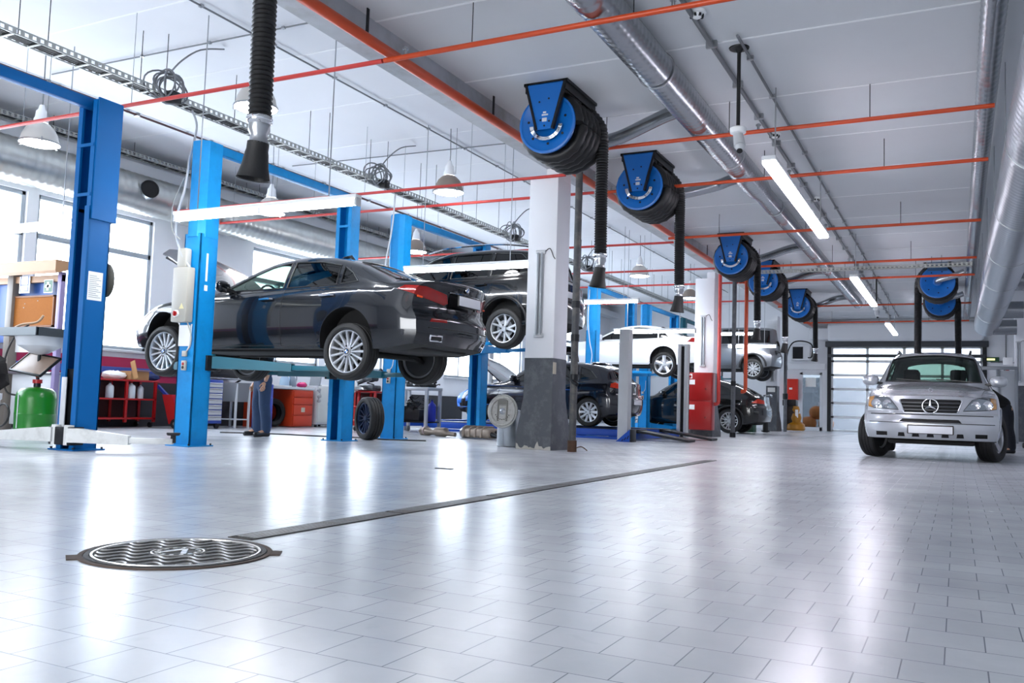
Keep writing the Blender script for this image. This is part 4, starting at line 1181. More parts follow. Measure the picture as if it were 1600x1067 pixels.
# the dark saloon on the first lift
tail7 = [('tail_lamp', TAILR, 'rc', [(-.28, .945), (-.02, .86), (.30, .79), (.36, .82), (.34, .92), (.05, .985), (-.2, .99)], dict(off=.006, rim=TRIMB, rimr=.006)),
         ('reflector', TAILR, 'rc', [(.10, .57), (.34, .575), (.34, .61), (.12, .61)], dict(off=.004)),
         ('exhaust_tip', EXH, 'rc', [(.12, .35), (.28, .35), (.28, .41), (.12, .41)], dict(off=.002, rim=CHROME, rimr=.011)),
         ('number_plate_recess', TRIMB, 'rear', [(-.32, .79), (.32, .79), (.32, .935), (-.32, .935)], dict(off=-.02))]
big, bs = build_car('dark graphite saloon raised on the first blue lift with its bonnet open', 'car', saloon(cuts=tail7, hood_open=(1.52, 1.0, .77), glass_f=GLM, glass_first=GLM, droop=.145, strip=TRIMB, handle_m=CHROME), (-10.54, 9.43, 1.01))
L7 = 5.13
rear_plate(big, bs, L7, .865)
MB().sweep([(on_body(bs, y, .952, 1, L7)+V((.012, 0, 0))) for y in [-.36+.72*i/12 for i in range(13)]], .01, 8).build('boot_trim', CHROME, big)
p = on_body(bs, 0, 1.02, 1, L7); roundel(big, face_M(p+V((.004, 0, .0)), (0, 1, 0), (0, 0, 1)), .045)
MB().sweep([(on_body(bs, y, .50, 1, L7)+V((.006, 0, 0))) for y in [-.7+1.4*i/16 for i in range(17)]], .007, 8).build('bumper_crease', TRIMB, big)
MB().sweep([(3.05, 0, 1.47), (3.2, 0, 1.525), (3.3, 0, 1.535), (3.36, 0, 1.46)], [.012, .02, .024, .03], 8).build('roof_aerial', BLK7, big)
for o in [c for c in big.children if c.name.startswith('tail_lamp')]:
    vs = [v.co.copy() for v in o.data.vertices]; sy = -1 if sum(v.y for v in vs) < 0 else 1
    for zz, ya, yb in ((.865, .80, .56), (.925, .87, .60)):
        pts = []
        for i in range(9):
            y = sy*(ya+(yb-ya)*i/8)
            h = bs.bvh.ray_cast(V((L7+1, y*1.0, zz-.005*i)), V((-1, 0, 0)))
            if h[0] and h[0].x > L7-.5: pts.append(h[0]+V((.012, sy*.012, 0)))
        if len(pts) > 2: MB().sweep(pts, .012, 8).build('lamp_bar', TAILO, o)
for c in [c for c in big.children if c.name.startswith('wheel') and 'arch' not in c.name]:
    if c.location.y < 0: roundel(c, Matrix.Translation((0, -.245*.31-.013, 0)) @ Matrix.Rotation(PI/2, 4, 'X'), .036)
# the black estate off-roader on the second lift
SUVP = paint('black_car_paint', '#090a0c', .5, .22)
tails = [('tail_lamp', TAILR, 'rc', [(-.12, .95), (.22, .92), (.2, 1.08), (-.1, 1.1)], dict(off=.006, rim=TRIMB, rimr=.006)),
         ('number_plate_recess', PLATE, 'rear', [(-.28, .8), (.28, .8), (.28, .92), (-.28, .92)], dict(off=.004)),
         ('reflector', TAILR, 'rc', [(.08, .58), (.3, .585), (.3, .63), (.08, .63)], dict(off=.004))]
suv, ss = build_car('black off-roader raised on the second blue lift behind the dark saloon', 'car', offroader(cuts=tails, paint=SUVP, rw=.345, Ra=.40, droop=.11, clad=.022, clad_m=BLACKP, strip=TRIMB), (-10.46, 13.95, 1.68))
MB().sweep(catmull([(1.95, -.6, 1.62), (2.5, -.66, 1.70), (3.4, -.66, 1.715), (4.1, -.62, 1.64)], 6), .018, 8).build('roof_rail', CHROME, suv)
MB().sweep(catmull([(1.95, .6, 1.62), (2.5, .66, 1.70), (3.4, .66, 1.715), (4.1, .62, 1.64)], 6), .018, 8).build('roof_rail', CHROME, suv)
# dark blue hatchback on the low platform
NAVY = paint('navy_car_paint', '#070c1c', .5, .22)
TAILB = mat('tail_lamp_painted_glow', '#d4300f', .25, noise=.35, nscale=14)  # reflected orange glow put into the lamp colour
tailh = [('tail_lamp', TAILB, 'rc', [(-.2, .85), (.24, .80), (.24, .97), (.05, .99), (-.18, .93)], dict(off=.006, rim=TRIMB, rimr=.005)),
         ('number_plate_recess', PLATE, 'rear', [(-.26, .5), (.26, .5), (.26, .61), (-.26, .61)], dict(off=.004))]
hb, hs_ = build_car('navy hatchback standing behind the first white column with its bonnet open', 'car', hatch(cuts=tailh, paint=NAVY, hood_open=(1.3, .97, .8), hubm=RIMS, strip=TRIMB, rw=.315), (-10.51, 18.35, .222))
MB().sweep([(on_body(hs_, y, 1.36, 1, 4.32)+V((.01, 0, .01))) for y in [-.5+1.0*i/8 for i in range(9)]], .03, 8).build('roof_spoiler', NAVY, hb)
roundel(hb, face_M(on_body(hs_, 0, .92, 1, 4.32)+V((.005, 0, 0)), (0, 1, 0), (0, 0, 1)), .04)
fc = MB(); rows = []
for i in range(9):
    row = []
    for j in range(8):
        zz = .34+.52*j/7; yy = -.25-.62*i/8
        h = hs_.bvh.ray_cast(V((-1, yy, zz)), V((1, 0, 0)))
        row.append((h[0] if h[0] else V((.5, yy, zz)))+V((-.014, -.008, .006*math.sin(i*2.1+j))))
    rows.append(row)
fc.grid(rows)
tag(fc.build('fender_cover', mat('blue_cover', '#1f6fd0', .45), None, loc=(-10.51, 18.35, .222)), 'bright blue protective cover over the front corner of the navy hatchback', 'cover')
# white saloon on the fourth lift
WHP = mat('white_car_paint', '#e3e6ea', .3, coat=1)
tailw = [('tail_lamp', TAILR, 'rc', [(-.26, .82), (.2, .80), (.2, .93), (-.1, .95)], dict(off=.006)),
         ('number_plate_recess', PLATE, 'rear', [(-.26, .72), (.26, .72), (.26, .84), (-.26, .84)], dict(off=.004))]
wc, ws_ = build_car('white saloon raised on a blue lift behind the slim grey post', 'car', scaled(saloon(), .9, cuts=tailw, paint=WHP, rim='five', rw=.335, Ra=.37, droop=.12, strip=TRIMB, L=5.13*.9), (-10.53, 23.42, 1.62))
# black sloping-roof off-roader on the floor
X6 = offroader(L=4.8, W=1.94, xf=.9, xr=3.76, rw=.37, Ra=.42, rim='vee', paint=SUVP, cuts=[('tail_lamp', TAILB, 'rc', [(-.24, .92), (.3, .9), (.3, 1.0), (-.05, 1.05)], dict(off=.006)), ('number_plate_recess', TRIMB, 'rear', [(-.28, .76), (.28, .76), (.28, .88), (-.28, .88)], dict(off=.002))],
    top=[(0, .85), (.15, .9), (.6, 1.0), (1.1, 1.07), (1.3, 1.12), (1.7, 1.38), (2.1, 1.58), (2.5, 1.655), (3.0, 1.66), (3.6, 1.56), (4.1, 1.38), (4.5, 1.2), (4.66, 1.14), (4.8, 1.12)],
    belt=[(0, .78), (.3, .9), (.9, 1.0), (1.4, 1.05), (2.4, 1.07), (3.4, 1.1), (4.4, 1.1), (4.8, 1.06)],
    crown=[(0, .05), (1.2, .06), (1.5, .1), (2.1, .07), (2.6, .05), (4.1, .05), (4.5, .05), (4.8, .03)],
    side_win=[[(1.68, 1.09), (2.5, 1.11), (2.48, 1.54), (2.2, 1.51), (1.98, 1.39)], [(2.56, 1.112), (3.4, 1.14), (3.36, 1.47), (2.55, 1.55)], [(3.46, 1.145), (3.9, 1.17), (3.7, 1.34), (3.44, 1.44)]],
    back=[(3.75, 0), (3.75, .5), (4.42, .6), (4.48, 0)], strip=TRIMB)
x6, xs_ = build_car('black sloping-roof off-roader on the floor behind the red cabinet column', 'car', X6, (-9.83, 27.3, 0))
MB().sweep([(4.72, -.62, 1.15), (4.78, -.3, 1.175), (4.79, 0, 1.18), (4.78, .3, 1.175), (4.72, .62, 1.15)], .025, 8).build('boot_spoiler', SUVP, x6)
# silver off-roader high on the last lift
SILV = paint('silver_car_paint', '#7b7f85', .7, .28)
sv, svs = build_car('silver off-roader raised high between the white columns, with dark wheel arch trims', 'car', offroader(paint=SILV, rim='vee', droop=.09, clad=.035, L=4.45,
    top=[(0, .9), (.15, .95), (.6, 1.06), (1.1, 1.12), (1.3, 1.17), (1.65, 1.45), (2.0, 1.68), (2.4, 1.75), (3.2, 1.77), (3.9, 1.75), (4.3, 1.7), (4.4, 1.3), (4.45, 1.1)],
    side_win=[[(1.62, 1.12), (2.5, 1.14), (2.48, 1.64), (2.15, 1.6), (1.9, 1.45)], [(2.56, 1.142), (3.3, 1.155), (3.26, 1.65), (2.55, 1.655)], [(3.36, 1.16), (4.2, 1.18), (4.15, 1.6), (3.34, 1.65)]],
    crown=[(0, .05), (1.2, .06), (1.5, .1), (2.1, .07), (2.6, .05), (4.1, .05), (4.3, .05), (4.45, .03)], strip=TRIMB, back=[(4.31, 0), (4.31, .5), (4.38, .58), (4.39, 0)], rw=.36, Ra=.41), (-9.9, 31.45, 1.86))
# the silver off-roader facing the camera
MLP = paint('silver_grey_paint', '#bfc3c9', .42, .27)
INT = mat('intake_black', '#0c0d0e', .6)
def both(n, m_, poly, kw): return [(n, m_, 'front', poly, kw), (n, m_, 'front', [(-y, z) for y, z in poly], kw)]
mlc = []
mlc += both('headlamp', LAMPC, [(.44, .757), (.80, .78), (.80, .965), (.70, .972), (.565, .925)], dict(off=.004, rim=TRIMB, rimr=.006))
mlc += both('indicator', AMBER, [(.805, .785), (.885, .80), (.885, .95), (.805, .963)], dict(off=.004, rim=TRIMB, rimr=.005))
mlc += [('radiator_grille', INT, 'front', [(-.36, .715), (.36, .715), (.43, .90), (.41, .93), (-.41, .93), (-.43, .90)], dict(off=-.012, rim=MLP, rimr=.012)),
        ('bumper_intake', INT, 'front', [(-.43, .575), (.43, .575), (.38, .625), (-.38, .625)], dict(off=-.012))]
mlc += both('fog_lamp_opening', INT, [(.60, .36), (.76, .36), (.76, .42), (.60, .42)], dict(off=-.01))
for yy in (-.4, -.2, 0, .2, .4): mlc.append(('lower_vent', INT, 'front', [(yy-.05, .355), (yy+.05, .355), (yy+.04, .415), (yy-.04, .415)], dict(off=-.01)))
ML = dict(L=4.59, W=1.90, xf=.82, xr=3.64, rw=.365, Ra=.42, zs=.30, ww=.26, rr=.62, fo=.02, ro=.1, tumble=.34,
    top=[(0, .98), (.12, .985), (.5, 1.06), (1.0, 1.15), (1.35, 1.2), (1.5, 1.25), (1.8, 1.46), (2.1, 1.68), (2.3, 1.76), (2.9, 1.815), (3.7, 1.805), (4.2, 1.75), (4.4, 1.5), (4.55, 1.1), (4.59, 1.0)],
    belt=[(0, .90), (.3, .975), (.8, 1.05), (1.4, 1.1), (2.4, 1.13), (3.6, 1.16), (4.3, 1.18), (4.59, 1.0)],
    crown=[(0, .04), (1.0, .06), (1.5, .1), (2.1, .06), (2.6, .05), (4.1, .05), (4.4, .06), (4.59, .02)],
    plan=[(0, .96), (.25, .985), (.7, 1), (3.8, 1), (4.3, .965), (4.59, .9)],
    pf=[(.28, .13), (.36, .06), (.44, .01), (.52, 0), (.58, .0), (.62, .03), (.68, .035), (.72, .09), (.85, .12), (.95, .17), (1.0, .2)],
    pr=[(.25, .14), (.4, .03), (.6, 0), (.75, .01), (.85, .06), (1.2, .1)], cf=.30, cr=.24, ef=3.0,
    side_win=[[(1.72, 1.14), (2.5, 1.16), (2.48, 1.62), (2.25, 1.6), (2.05, 1.48)], [(2.56, 1.162), (3.35, 1.185), (3.33, 1.63), (2.55, 1.63)], [(3.42, 1.19), (4.15, 1.22), (4.0, 1.52), (3.88, 1.6), (3.4, 1.63)]],
    wind=[(1.46, 0), (1.49, .35), (1.62, .72), (2.15, .63), (2.17, .3), (2.175, 0)], back=[(4.22, 0), (4.22, .5), (4.46, .6), (4.47, 0)],
    doors=[dict(poly=[(1.45, .45), (1.42, .7), (1.48, 1.08), (2.52, 1.125), (2.52, .4), (1.6, .4)], handle=(2.3, 1.0)), dict(poly=[(2.54, .4), (2.54, 1.127), (3.42, 1.15), (3.36, .82), (3.2, .5), (3.12, .4)], handle=(3.2, 1.02))],
    hood=[(.16, 0), (.17, .40), (.30, .62), (.5, .7), (1.38, .80), (1.42, .3), (1.42, 0)], cuts=mlc,
    cowl=1.45, dash=1.14, mirror=(1.62, 1.2), msize=1.15, rim='five', paint=MLP, glass=GLM, strip=TRIMB, clad=.02, clad_m=MLP, steer=-.36, inset=-.005)
ml, mls = build_car('silver off-roader parked on the floor facing the camera, white plate and star grille', 'car', ML, (-.365, 14.62, 0), PI/2)
# grille bars and star
gr = [c for c in ml.children if c.name.startswith('radiator_grille')][0]
gx = min(v.co.x for v in gr.data.vertices)
for zz in (.762, .815, .868):
    w_ = .355+.06*(zz-.715)/.2
    MB().sweep([(on_body(mls, y, zz, -1, 4.59).x if False else gx+.03*(abs(y)/.4)**2+.012*(zz-.715)/.2*10*.3, y, zz) for y in [-w_+2*w_*i/14 for i in range(15)]], .014, 6).build('grille_bar', mat('grille_bar_grey', '#3a3d42', .35), gr, split=False)
star = MB(); sc = V((gx-.022, 0, .822))
star.sweep([sc+V((0, .108*math.cos(a), .108*math.sin(a))) for a in [2*PI*i/40 for i in range(40)]], .0105, 10, closed=True)
for a in (PI/2, PI/2+2*PI/3, PI/2+4*PI/3):
    d_ = V((0, math.cos(a), math.sin(a))); e_ = V((0, -math.sin(a), math.cos(a)))
    tip = sc+d_*.106; b0, b1 = sc+e_*.02-d_*.012, sc-e_*.02-d_*.012
    vs = [star.bm.verts.new(q) for q in (tip, b0, b1, sc+V((-.012, 0, 0)), sc+V((.008, 0, 0)))]
    for tri in ((0, 1, 3), (0, 3, 2), (0, 2, 4), (0, 4, 1)): star.bm.faces.new([vs[i] for i in tri])
star.build('star_emblem', CHROME, gr)
bp_ = on_body(mls, 0, 1.0, -1, 4.59)
MB().sweep([(.30, .028*math.cos(a), 1.07+.028*math.sin(a)) for a in [2*PI*i/20 for i in range(20)]], .004, 6, closed=True).cyl((.30, 0, 1.02), (.30, 0, 1.045), .004, n=6).build('bonnet_star', CHROME, ml)
p = on_body(mls, 0, .47, -1, 4.59)
o = MB().box(-.014, .006, -.315, .315, -.065, .072, .008).build('plate_holder', mat('plate_frame', '#2b1c16', .5), ml, loc=p+V((-.004, 0, -.005)))
MB().box(-.019, -.013, -.3, .3, -.055, .055, .004).build('number_plate', PLATE, o)
# bumper crease, sump guard, roof rails, wipers
MB().sweep([(on_body(mls, y, .69, -1, 4.59)+V((-.003, 0, 0))) for y in [-.84+1.68*i/24 for i in range(25)]], .006, 6).build('bumper_gap', GAP, ml)
MB().sweep([(on_body(mls, y, .565, -1, 4.59)+V((-.002, 0, 0))) for y in [-.86+1.72*i/24 for i in range(25)]], .005, 6).build('bumper_crease', GAP, ml)
MB().box(.25, .9, -.6, .6, .24, .31, .03).build('skid_plate', UNDER, ml)
for sy in (-1, 1):
    k = MB().sweep(catmull([(2.35, sy*.56, 1.755), (2.5, sy*.57, 1.80), (2.8, sy*.575, 1.825), (3.8, sy*.575, 1.82), (4.1, sy*.55, 1.75)], 6), .02, 8); k.build('roof_rail', TRIMB, ml)
    for j, xx in enumerate((.20, .34)):
        pass
k = MB()
for y0, y1 in ((-.58, -.05), (.02, .55)): k.bar((1.5, y0, 1.245), (1.58, y1, 1.29), .014, .014)
k.build('wiper', BLACKP, ml, split=True)
for c in [c for c in ml.children if c.name.startswith('headlamp')]:
    vs = [v.co for v in c.data.vertices]; cy = sum(v.y for v in vs)/len(vs); cy += .02 if cy > 0 else -.02
    for dy, r in ((-.09, .062), (.07, .07)):
        yy = cy+(dy if cy > 0 else -dy); q = on_body(mls, yy, .85, -1, 4.59)
        xx = min([v.x for v in vs if abs(v.y-yy) < .06] or [.2])
        MB().lathe([(r, .012), (r*.9, .004), (r*.5, -.004), (0, -.008)], 20, Matrix.Translation((xx+.01, yy, .85)) @ Matrix.Rotation(-PI/2, 4, 'Y')).build('reflector_bowl', CHROME, c)
# ---------------------------------------------------------------- two-post lifts
PADM = mat('arm_pad_rubber', '#202124', .7)
BOXM = mat('control_box_grey', '#b3b0a6', .45)
ARMG = mat('arm_light_grey', '#d5d7d6', .45, noise=.08, nscale=6, dirt='#8c8a86', dirtamt=.25, dscale=5)
def post_mesh(sgn, m, parent, top=3.82, name='post', ext=True):
    """C-section column; open side toward sgn*Y. origin at the floor centre"""
    w, d = .14, .135
    k = MB(); b = -sgn*d
    k.box(-w, w, min(b, b+sgn*.02), max(b, b+sgn*.02), 0, 2.64, .004)
    for sx in (-1, 1):
        k.box(min(sx*w, sx*(w-.02)), max(sx*w, sx*(w-.02)), -d, d, 0, 2.64, .004)
        k.box(min(sx*w, sx*(w-.075)), max(sx*w, sx*(w-.075)), sgn*d-.012, sgn*d+.012, 0, 2.64, .003)
    # extension with chamfered back corners
    pr = [(-w-.005, sgn*d*1.02), (-w-.005, -sgn*d*.55), (-w*.55, -sgn*(d+.012)), (w*.55, -sgn*(d+.012)), (w+.005, -sgn*d*.55), (w+.005, sgn*d*1.02), (w-.06, sgn*d*1.02), (w-.06, sgn*d*.8), (w-.02, sgn*d*.8), (w-.02, -sgn*d*.4), (-w+.02, -sgn*d*.4), (-w+.02, sgn*d*.8), (-w+.06, sgn*d*.8), (-w+.06, sgn*d*1.02)]
    k.prism(pr, 'z', 2.6, top)
    k.box(-w+.03, w-.03, -d*.8, d*.8, top-.04, top-.01)
    for zz in (2.75, 3.3): k.box(-w+.01, w-.01, sgn*d-.01, sgn*d+.004, zz, zz+.035)
    o = k.build(name, m, parent, 20, split=False)
    return o
def arm(parent, m, piv, tip, z0, z1, padz, h0=.15, w=.13, name='swing_arm'):
    """telescopic swing arm from pivot to tip"""
    piv, tip = V(piv), V(tip); mid = piv.lerp(tip, .58); d = (tip-piv).normalized(); n = V((-d.y, d.x, 0))
    k = MB()
    def ring(p, hw, zb, zt): return [p+n*hw+V((0, 0, zb)), p-n*hw+V((0, 0, zb)), p-n*hw+V((0, 0, zt)), p+n*hw+V((0, 0, zt))]
    rs = [ring(piv, w*.55, z0, z0+h0), ring(piv.lerp(mid, .15), w*.55, z0, z0+h0), ring(mid, w*.42, z1-.01, z1+.085)]
    vs = [[k.bm.verts.new(q) for q in r] for r in rs]
    for a, b in zip(vs, vs[1:]):
        for i in range(4): k.bm.faces.new((a[i], a[(i+1) % 4], b[(i+1) % 4], b[i]))
    k.bm.faces.new(vs[0]); k.bm.faces.new(vs[-1][::-1])
    k.cyl(piv+V((0, 0, z0-.03)), piv+V((0, 0, z0+h0+.03)), .05, n=16)
    o = k.build(name, m, parent, 30)
    k = MB().bar(mid+V((0, 0, z1+.035)), tip+V((0, 0, z1+.035)), w*.6, .06, .004); k.build('arm_extension', m, o)
    k = MB().cyl(tip+V((0, 0, z1+.02)), tip+V((0, 0, padz-.03)), .028, n=12).lathe([(0, 0), (.06, 0), (.07, .012), (.07, .03), (0, .03)], 20, Matrix.Translation(tip+V((0, 0, padz-.03))))
    k.build('arm_pad', PADM, o)
    return o
def two_post(label, X, y0, y1, m, arms, armz, padz, near=True, far=True, armm=None, top=3.82, boxes=True, beam=True, mfar=None):
    t = thing('two_post_lift', label, 'car lift', (X, y0, 0)); D = y1-y0
    for on, yy, sg, mm, pl in ((near, 0, 1, m, 'near'), (far, D, -1, mfar or m, 'far')):
        if not on: continue
        p = post_mesh(sg, mm, t, top); p.location = (0, yy, 0)
        MB().box(-.2, .2, -.2, .2, 0, .015, .003).build('base_plate', mm, p)
        k = MB()
        for sx in (-1, 1):
            for sy in (-1, 1): k.cyl((sx*.175, sy*.175, .0), (sx*.175, sy*.175, .035), .012, n=8)
        k.build('anchor_bolt', DKSTEEL, p)
        # carriage
        c = MB().box(-.11, .11, -.09, .11, armz-.05, armz+.75, .006).box(-.17, .17, sg*.1-.05, sg*.1+.12, armz-.06, armz+.13, .006) if sg > 0 else MB().box(-.11, .11, -.11, .09, armz-.05, armz+.75, .006).box(-.17, .17, -.22, -.05, armz-.06, armz+.13, .006)
        c = c.build('carriage', armm and DKSTEEL or mm, t); c.location = (0, yy, 0)
        for (dx, dy) in arms:
            a_ = arm(t, armm or mm, (math.copysign(.1, dx), yy+sg*.18, 0), (dx, yy+sg*dy, 0), armz-.03, armz-.03, padz)
        if boxes:
            yb = -sg*.155
            q = MB().box(-.035, .035, yb-.02 if sg > 0 else yb-.01, yb+.01 if sg > 0 else yb+.02, 1.1, 1.17, .006).build('socket_box', BOXM, p)
            q = MB().box(-.035, .035, yb-.02 if sg > 0 else yb-.01, yb+.01 if sg > 0 else yb+.02, .93, 1.05, .006).build('socket_box', BOXM, p)
            MB().cyl((0, yb-.022*sg, 1.01), (0, yb-.026*sg, 1.01), .018, n=12).build('red_button', RED, q)
            MB().cyl((0, yb-.022*sg, .965), (0, yb-.026*sg, .965), .018, n=12).build('black_button', BLACKP, q)
            MB().sweep(catmull([(.03, yb, 1.17), (.08, yb-.01, 1.25), (.09, yb, 1.5)], 5), .008, 6).build('cable', LGREY, p)
    if beam:
        ya, yb = (0 if near else -.25), D
        MB().box(-.05, .05, ya-.1, yb+.1, top-.09, top+.02, .004).build('top_beam', mfar or m, t)
    return t
XL = -8.5
# the closest lift: only its far post stands in the picture
l0 = two_post('tallest blue lift post with pale arms lowered to the floor', XL, 3.4, 6.43, BLUED, [(-1.5, .35), (.98, -.42)], .12, .22, near=False, armm=ARMG)
p = [c for c in l0.children if c.name.startswith('post')][0]
MB().box(-.1, -.02, -.16, -.147, .12, .78, .004).build('slot_cover_plate', LGREY, p)
k = MB(); k.box(.1405, .1425, -.105, .075, 1.62, 1.93)
k.build('paper_sheet', PAPER, p)
k = MB()
for i in range(12): k.box(.1426, .1429, -.09, .06-.03*(i % 3), 1.65+.021*i, 1.656+.021*i)
k.build('paper_lettering', mat('print_grey', '#9aa0a6', .8), p, smooth=False)
MB().box(-.15, .16, -.16, .20, 2.64, 3.84, .006).build('upper_sleeve', BLUED, p) if False else None
MB().prism([(.146, -.13), (.166, -.13), (.166, .18), (-.14, .18), (-.14, .15), (.146, .15)], 'z', 2.5, 3.84).build('upper_sleeve', BLUED, p)
MB().ball((.06, .2, 1.87), .1, 18, (.8, .7, 1.9)).build('rubber_cover', mat('olive_rubber', '#3d3c34', .6), p)
# first full lift, carrying the dark saloon
l1 = two_post('blue lift carrying the dark saloon, grey control box on its front post', XL, 8.0, 10.98, BLUE, [(-1.35, .75), (1.9, .75)], 1.0, 1.24, armm=TEAL, mfar=BLUE)
p = [c for c in l1.children if c.name.startswith('post')][0]
cb = MB().box(-.16, .09, -.27, -.145, 1.52, 2.2, .015).box(-.13, .02, -.25, -.15, 2.2, 2.44, .02).build('control_box', BOXM, p)
MB().cyl((-.06, -.27, 1.62), (-.06, -.29, 1.62), .045, n=20).build('switch_plate', PAPER, cb)
k = MB().cyl((-.06, -.285, 1.62), (-.06, -.305, 1.62), .03, n=16); k.box(-.066, -.054, -.318, -.3, 1.59, 1.65)
k.build('red_switch', RED, cb)
k = MB().prism([(-.02, 1.68), (.06, 1.68), (.02, 1.75)], 'y', -.2725, -.2705); k.build('warning_triangle', mat('pale_yellow', '#d9cf9c', .6), cb)
MB().box(-.13, .06, -.15, -.146, 1.23, 1.49).build('instruction_sheet', PAPER, p)
MB().box(.141, .143, -.03, .0, 2.05, 2.4).build('white_sticker', PAPER, p)
MB().box(.141, .143, -.04, .01, 1.93, 2.0).build('white_sticker', PAPER, p)
k = MB()
k.sweep(catmull([(-.18, -.1, 3.6), (-.12, -.2, 3.2), (-.17, -.24, 2.9), (-.2, -.22, 2.62), (-.05, -.24, 2.35), (.05, -.2, 2.2)], 8), .014, 8)
k.build('supply_cable', mat('cable_pale_grey', '#b9bcc0', .5), p)
k = MB().sweep(catmull([(-.18, -.1, 3.6), (-.2, -.04, 3.8), (-.25, .05, 4.1), (-.4, .1, 4.33)], 6), .014, 8); k.build('supply_cable', mat('cable_pale_grey', '#b9bcc0', .5), p)
k = MB().sweep(catmull([(-.3, -.05, 3.4), (-.42, -.1, 3.05), (-.3, -.2, 2.7), (-.1, -.24, 2.55)], 7), .006, 6); k.build('thin_cable', BOXM, p)
k = MB().sweep(catmull([(.06, -.2, 1.52), (.1, -.17, 1.36), (.08, -.16, 1.22), (.0, -.16, 1.14)], 6), .008, 6); k.build('loop_cable', BOXM, p)
# second, fourth, fifth, sixth lifts
l2 = two_post('blue lift carrying the black off-roader, its front post between the two raised cars', XL-.05, 12.45, 15.4, BLUE, [(-1.3, .75), (1.5, .75)], 1.66, 1.9, mfar=BLUE)
p = [c for c in l2.children if c.name.startswith('post')][0]
k = MB().sweep(catmull([(-.02, -.16, 4.15), (-.06, -.15, 3.6), (-.14, -.18, 3.0), (-.16, -.2, 2.6), (-.1, -.17, 2.2)], 8), .014, 8); k.build('supply_cable', LGREY, p)
l4 = two_post('blue lift carrying the white saloon, seen behind the slim grey post', XL, 21.4, 24.4, BLUE, [(-1.3, .95), (1.3, .95)], 1.6, 1.84)
p = [c for c in l4.children if c.name.startswith('post')][0]
MB().box(-.1, .1, -.26, -.15, 1.25, 1.72, .01).build('control_box', BOXM, p)
k = MB().sweep(catmull([(-.05, -.17, 3.7), (-.07, -.17, 3.0), (-.02, -.18, 2.4), (.06, -.18, 2.0), (.03, -.2, 1.72)], 8), .012, 8); k.build('supply_cable', LGREY, p)
l5 = two_post('blue lift with lowered arms around the black sloping-roof off-roader', XL, 25.75, 28.85, BLUE, [(-1.2, .7), (1.2, .7)], .1, .2)
l6 = two_post('teal lift carrying the silver off-roader by the end wall', XL, 29.7, 33.2, TEAL, [(-1.2, .9), (1.2, .9)], 1.84, 2.08)
# four-post platform lift under the navy hatchback
t = thing('platform_lift', 'grey four-post platform lift with black ramps under the navy hatchback', 'car lift', (-5.75, 16.3, 0))
GPOST = mat('grey_post_paint', '#c0c2c3', .45, noise=.06, nscale=4)
for (x, y, hgt) in ((0, 0, 2.17), (0, 4.0, 2.19), (-5.25, .2, 2.17), (-5.25, 4.0, 2.17)):
    k = MB()
    if y < 1: k.box(x-.12, x+.08, y-.12, y+.1, .0, hgt, .008)
    else: k.box(x-.12, x-.04, y-.1, y+.1, 0, hgt, .006).box(x+.04, x+.12, y-.1, y+.1, 0, hgt, .006).box(x-.12, x+.12, y+.04, y+.1, 0, hgt, .006)
    o = k.build('post', GPOST, t, split=False)
    if y > 1: MB().box(x-.04, x+.04, y-.06, y+.02, .02, hgt-.05).build('post_slot', BLACKM, o)
BLUEB = mat('platform_blue', '#0a48ac', .4)
o = MB().prism([(-.13, .0), (.15, .0), (.15, .24)], 'y', -.17, -.13).build('blue_foot', BLUEB, t, smooth=False)
k = MB()
for i in range(3): k.prism([(-.02+.055*i, .012+.02*i), (.0+.055*i, .012+.02*i), (.03+.055*i, .05+.035*i), (.01+.055*i, .05+.035*i)], 'y', -.172, -.17)
k.build('foot_stripe', BLACKM, o, smooth=False)
MB().box(.15, .19, -.17, .1, 0, .24, .004).build('end_stop', DKSTEEL, t)
for y in (1.15, 2.8):
    r_ = MB().box(-5.2, -.1, y-.28, y+.28, .14, .215, .006).build('runway', DKSTEEL, t)
    k = MB().box(-5.2, -.1, y-.3, y-.275, .06, .2, .004); k.build('runway_side', BLUEB, r_)
    k = MB().bar((-.1, y, .185), (1.0 if y < 2 else 1.05, y, .025), .5, .045); k.box(-.12, -.02, y-.26, y+.26, .16, .215, .005)
    k.build('ramp', mat('ramp_black', '#26272a', .5, metal=.4), t)
k = MB().box(-5.2, -5.05, -.1, 4.1, .1, .24, .005).box(-.2, -.05, .15, 3.9, .02, .14, .005)
k.build('cross_beam', BLUEB, t, split=True)
k = MB()
for i in range(6): k.bar((-4.2+.7*i, 1.0, .03), (-3.8+.7*i, 1.0, .13), .05, .05)
k.box(-4.8, -.2, .83, .86, .0, .05)
k.build('scissor_frame', BLUEB, t, split=False)
# ---------------------------------------------------------------- floor fittings
MANH = mat('cast_iron_dark', '#151312', .6, metal=.4, noise=.3, nscale=30, bump=.3, bscale=90)
WORN = mat('worn_bright_iron', '#c9c7c4', .3, metal=.8)
t = thing('manhole_cover', 'round cast iron manhole cover with wavy ridges in the tiled floor', 'manhole cover', (-2.79, 2.6, 0))
R0 = .335
MB().lathe([(0, .002), (R0*.93, .002), (R0*.94, .004), (0, .004)], 64).build('cover_plate', MANH, t)
MB().lathe([(R0*.925, .002), (R0*.93, .009), (R0*.955, .009), (R0*.96, .002)], 64).build('rim_ring', WORN, t)
MB().lathe([(R0*.965, .002), (R0*.97, .007), (R0*1.02, .007), (R0*1.03, .002)], 64).build('outer_rim', MANH, t)
k = MB().lathe([(R0*1.03, .001), (R0*1.035, .005), (R0*1.09, .005), (R0*1.1, .001)], 64)
for a in (PI+.95, .62): k.box(R0*1.05, R0*1.2, -.05, .05, .0005, .004, 0, Matrix.Rotation(a, 4, 'Z'))
k.build('frame', mat('rusty_frame', '#4a3a30', .8, noise=.3, nscale=20), t, split=False)
k = MB()
